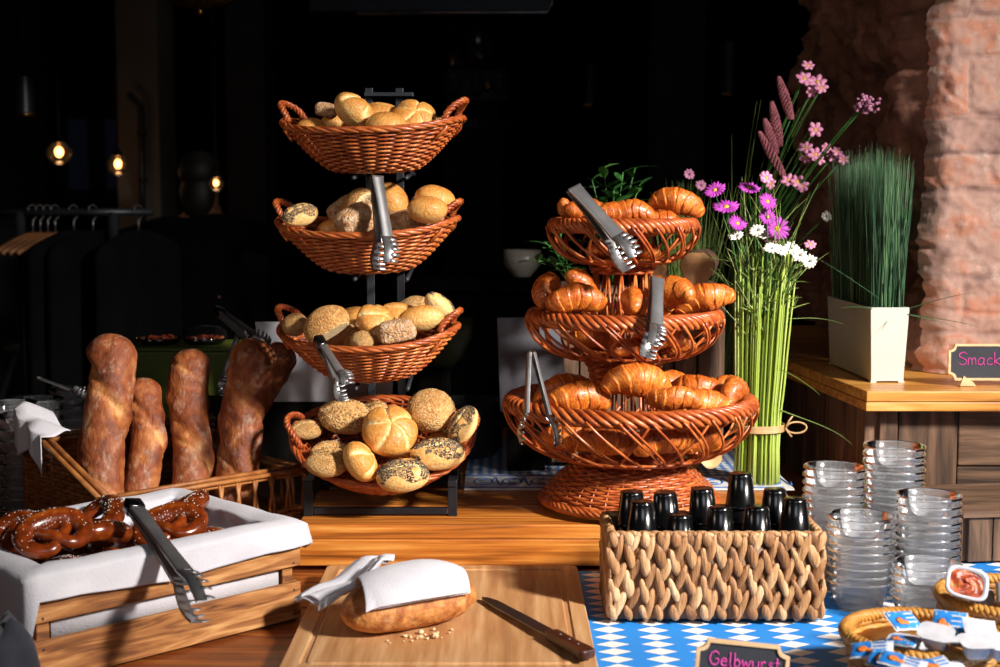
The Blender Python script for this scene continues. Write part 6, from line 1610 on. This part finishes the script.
SETTLED={'serving_tongs.001':(0.2926,2.5845,1.3542,0.992),'serving_tongs.002':(0.0584,2.5936,1.2161,0.992),'serving_tongs.003':(-0.2289,2.5834,1.5432,0.992),'serving_tongs.004':(-0.3375,2.5785,1.2371,0.992),'serving_tongs.008':(-0.6018,3.1795,1.1943,0.992),'butter_packet':(0.5054,1.8383,0.8915,0.992),'butter_packet.001':(0.5175,1.8016,0.8885,0.992),'butter_packet.002':(0.5688,1.9111,0.9090,0.992),'butter_packet.003':(0.6344,1.9127,0.9055,0.977),'butter_packet.006':(0.5307,1.7801,0.8936,0.977),'butter_packet.010':(0.5770,1.7917,0.8849,0.977),'butter_packet.012':(0.5509,1.8488,0.8999,0.977),'bread_roll':(-0.3617,2.7000,1.6369,0.992),'bread_roll.001':(-0.3384,2.7345,1.6744,0.977),'bread_roll.002':(-0.3187,2.7755,1.6548,0.977),'bread_roll.003':(-0.2761,2.6616,1.6661,0.992),'bread_roll.004':(-0.2329,2.7205,1.6650,0.992),'bread_roll.005':(-0.1636,2.6795,1.6507,0.992),'bread_roll.006':(-0.2133,2.6184,1.6377,0.992),'bread_roll.007':(-0.1210,2.7400,1.6470,0.992),'bread_roll.008':(-0.3809,2.6539,1.4717,0.992),'bread_roll.009':(-0.3143,2.6824,1.4443,0.992),'bread_roll.010':(-0.3150,2.8000,1.4820,0.992),'bread_roll.011':(-0.2799,2.7400,1.4737,0.992),'bread_roll.012':(-0.2680,2.6139,1.4644,0.977),'bread_roll.013':(-0.2099,2.7433,1.4953,0.977),'bread_roll.014':(-0.1830,2.6725,1.4475,0.977),'bread_roll.015':(-0.1445,2.8074,1.4892,0.992),'bread_roll.016':(-0.1273,2.7390,1.5006,0.977),'bread_roll.017':(-0.1358,2.6010,1.4819,0.977),'bread_roll.018':(-0.1913,2.7941,1.4450,0.977),'bread_roll.019':(-0.3971,2.6800,1.2594,0.992),'bread_roll.020':(-0.3516,2.7991,1.2565,0.992),'bread_roll.021':(-0.3296,2.6257,1.2634,0.992),'bread_roll.022':(-0.3191,2.7386,1.2345,0.992),'bread_roll.023':(-0.2873,2.8209,1.2572,0.992),'bread_roll.024':(-0.2839,2.6808,1.2245,0.992),'bread_roll.025':(-0.2368,2.6567,1.2640,0.962),'bread_roll.026':(-0.1933,2.7600,1.2648,0.992),'bread_roll.027':(-0.1517,2.6527,1.2738,0.962),'bread_roll.028':(-0.1189,2.7359,1.2895,0.992),'bread_roll.029':(-0.2573,2.6020,1.2348,0.992),'bread_roll.030':(-0.1952,2.5990,1.2545,0.992),'bread_roll.031':(-0.1701,2.8400,1.2823,0.992),'bread_roll.032':(-0.2649,2.7614,1.2507,0.992),'bread_roll.033':(-0.3054,2.7119,1.0749,0.948),'bread_roll.034':(-0.3800,2.6973,1.0507,0.962),'bread_roll.035':(-0.3224,2.6571,1.0041,0.992),'bread_roll.036':(-0.3314,2.5958,0.9994,0.992),'bread_roll.037':(-0.2674,2.7837,1.0660,0.992),'bread_roll.038':(-0.2077,2.7340,1.0418,0.948),'bread_roll.039':(-0.2123,2.6356,1.0579,0.977),'bread_roll.040':(-0.1355,2.6993,1.0885,0.977),'bread_roll.041':(-0.1237,2.7735,1.0835,0.977),'bread_roll.042':(-0.0725,2.6607,1.0661,0.992),'bread_roll.043':(-0.2650,2.5920,1.0070,0.977),'bread_roll.044':(-0.1197,2.6217,1.0164,0.977),'bread_roll.045':(-0.1828,2.5686,0.9854,0.977),'bread_roll.046':(-0.1787,2.6770,0.9817,0.977),'bread_roll.047':(-0.1095,2.7049,1.0230,0.977),'cherry_tomato':(0.1325,2.8300,1.2878,0.992),'cherry_tomato.001':(0.1663,2.8500,1.2888,0.992),'cherry_tomato.002':(0.1896,2.8300,1.2858,0.992),'cherry_tomato.003':(0.2308,2.8600,1.2841,0.992),'cherry_tomato.004':(0.2964,2.8226,1.3150,0.992),'cherry_tomato.005':(0.3672,2.8300,1.2940,0.992),'croissant':(0.1371,2.7034,1.4710,0.992),'croissant.001':(0.1747,2.6686,1.4788,0.977),'croissant.002':(0.2416,2.7400,1.4682,0.992),'croissant.003':(0.2846,2.6837,1.4571,0.977),'croissant.004':(0.3443,2.7096,1.4991,0.977),'croissant.005':(0.2373,2.6303,1.4791,0.977),'croissant.006':(0.0907,2.7080,1.3305,0.992),'croissant.007':(0.1455,2.6202,1.3165,0.992),'croissant.008':(0.1606,2.6813,1.3386,0.977),'croissant.009':(0.2531,2.6060,1.3115,0.992),'croissant.010':(0.3208,2.6490,1.3230,0.977),'croissant.011':(0.3942,2.6715,1.3147,0.977),'croissant.012':(0.3167,2.7774,1.3267,0.992),'croissant.013':(0.1242,2.7593,1.1234,0.992),'croissant.014':(0.0870,2.6600,1.1137,0.992),'croissant.015':(0.1448,2.6011,1.1290,0.934),'croissant.016':(0.2604,2.5852,1.1655,0.934),'croissant.017':(0.3647,2.6120,1.1120,0.934),'croissant.018':(0.3750,2.7200,1.1263,0.992),'croissant.019':(0.3519,2.8022,1.1290,0.992),'croissant.020':(0.4532,2.6726,1.1350,0.934),'croissant.021':(0.3210,2.5390,1.1361,0.977),'croissant.022':(0.4439,2.7606,1.1275,0.992),'croissant.023':(0.1293,2.6296,1.0494,0.992),'croissant.024':(0.1946,2.5702,1.0542,0.977),'croissant.025':(0.3031,2.5672,1.0531,0.977),'croissant.026':(0.3895,2.6432,1.0462,0.992),'croissant.027':(0.1783,2.6443,1.2427,0.992),'croissant.028':(0.3059,2.6438,1.2421,0.992),'croissant.030':(0.2805,2.7196,1.4037,0.992),'croissant.031':(0.2425,2.6219,1.2204,0.992),'croissant.032':(0.3555,2.7000,1.2191,0.992),'portion_tub.003':(0.8425,2.0892,0.8849,0.955),'portion_tub.005':(0.5616,1.8758,0.8710,0.941),'portion_tub.006':(0.5925,1.8400,0.8966,0.955),'portion_tub.007':(0.6376,1.8161,0.8908,0.955),'portion_tub.008':(0.6774,1.8346,0.8847,0.970),'butter_packet.004':(0.6048,1.8790,0.8780,0.962),'butter_packet.005':(0.6568,1.9030,0.8937,0.992),'butter_packet.007':(0.5954,1.7979,0.8760,0.977),'butter_packet.008':(0.6643,1.8714,0.9079,0.992),'butter_packet.009':(0.5420,1.9112,0.8735,0.992),'butter_packet.011':(0.6293,1.8591,0.8961,0.992),'pretzel':(-0.5008,2.2777,0.9168,0.982),'pretzel.001':(-0.5575,2.2003,0.9156,0.967),'pretzel.002':(-0.6362,2.1394,0.9159,0.982),'pretzel.003':(-0.6968,2.0822,0.9217,0.982),'pretzel.004':(-0.5616,2.3864,0.9202,0.982),'pretzel.005':(-0.6288,2.3209,0.9219,0.982),'pretzel.006':(-0.7010,2.2671,0.9165,0.953),'pretzel.007':(-0.7532,2.1954,0.9265,0.953),'pretzel.008':(-0.5674,2.3590,0.9592,0.982),'pretzel.009':(-0.5388,2.2321,0.9566,0.982),'pretzel.010':(-0.6883,2.2849,0.9576,0.982),'pretzel.011':(-0.6586,2.1810,0.9559,0.967),'pretzel.012':(-0.7669,2.1460,0.9598,0.967),'pretzel.013':(-0.6722,2.0706,0.9833,0.967),'portion_tub':(0.6920,2.0350,0.9195,0.970),'portion_tub.001':(0.7483,2.1184,0.8968,0.970),'portion_tub.002':(0.7786,2.0243,0.8643,0.970),'portion_tub.004':(0.7736,2.0788,0.9195,0.955)}
bpy.context.view_layer.update()
for n_,(x_,y_,z_,k_) in SETTLED.items():
    o=bpy.data.objects.get(n_)
    if o: o.location=(x_,y_,z_); o.scale=[q*k_ for q in o.scale]
# ================================================================ camera and light
cam=bpy.data.cameras.new('camera'); cam.lens=50; cam.sensor_width=36; cam.clip_start=.05
co=bpy.data.objects.new('camera',cam); C.objects.link(co); co.location=(0,0,CAMZ); co.rotation_euler=(PI/2-PITCH,0,0)
cam.dof.use_dof=True; cam.dof.focus_distance=2.62; cam.dof.aperture_fstop=5.0
sc=bpy.context.scene; sc.camera=co
def area(name,loc,target,size,energy,col,spread=180,sy=None):
    l=bpy.data.lights.new(name,'AREA'); l.energy=energy; l.color=col; l.size=size; l.spread=math.radians(spread)
    if sy: l.shape='RECTANGLE'; l.size_y=sy
    o=bpy.data.objects.new(name,l); C.objects.link(o); o.location=loc; o.rotation_euler=(Vector(target)-Vector(loc)).to_track_quat('-Z','Y').to_euler(); return o
KEY=area('window_light',(2.9,.1,3.15),(.22,2.66,1.15),.42,43,(1,.94,.87),47,.6)
SIDE=area('side_fill',(-2.6,.6,2.5),(1.0,3.6,1.7),.8,1.5,(1,.8,.65),50)  # weak bounce added from the left front to lift the pillar's rough side
BACK=area('back_room_fill',(-.6,6.6,3.25),(-.6,6.6,0),2.2,.9,(1,.93,.85),170)  # unseen fill added under the ceiling so the far room shows faintly
FILL=area('front_fill',(.4,-1.2,2.9),(.1,2.6,1.1),1.4,1.8,(.8,.88,1),60)  # bluish fill added behind the camera to soften the shadows
w=bpy.data.worlds.new('dim'); sc.world=w; w.use_nodes=True; w.node_tree.nodes['Background'].inputs[0].default_value=(.5,.6,.8,1); w.node_tree.nodes['Background'].inputs[1].default_value=.012
sc.view_settings.view_transform='Standard'; sc.view_settings.look='None'; sc.view_settings.gamma=1; sc.view_settings.exposure=0; sc.view_settings.use_curve_mapping=False
sc.cycles.transparent_max_bounces=80; sc.cycles.max_bounces=10; sc.cycles.use_denoising=True
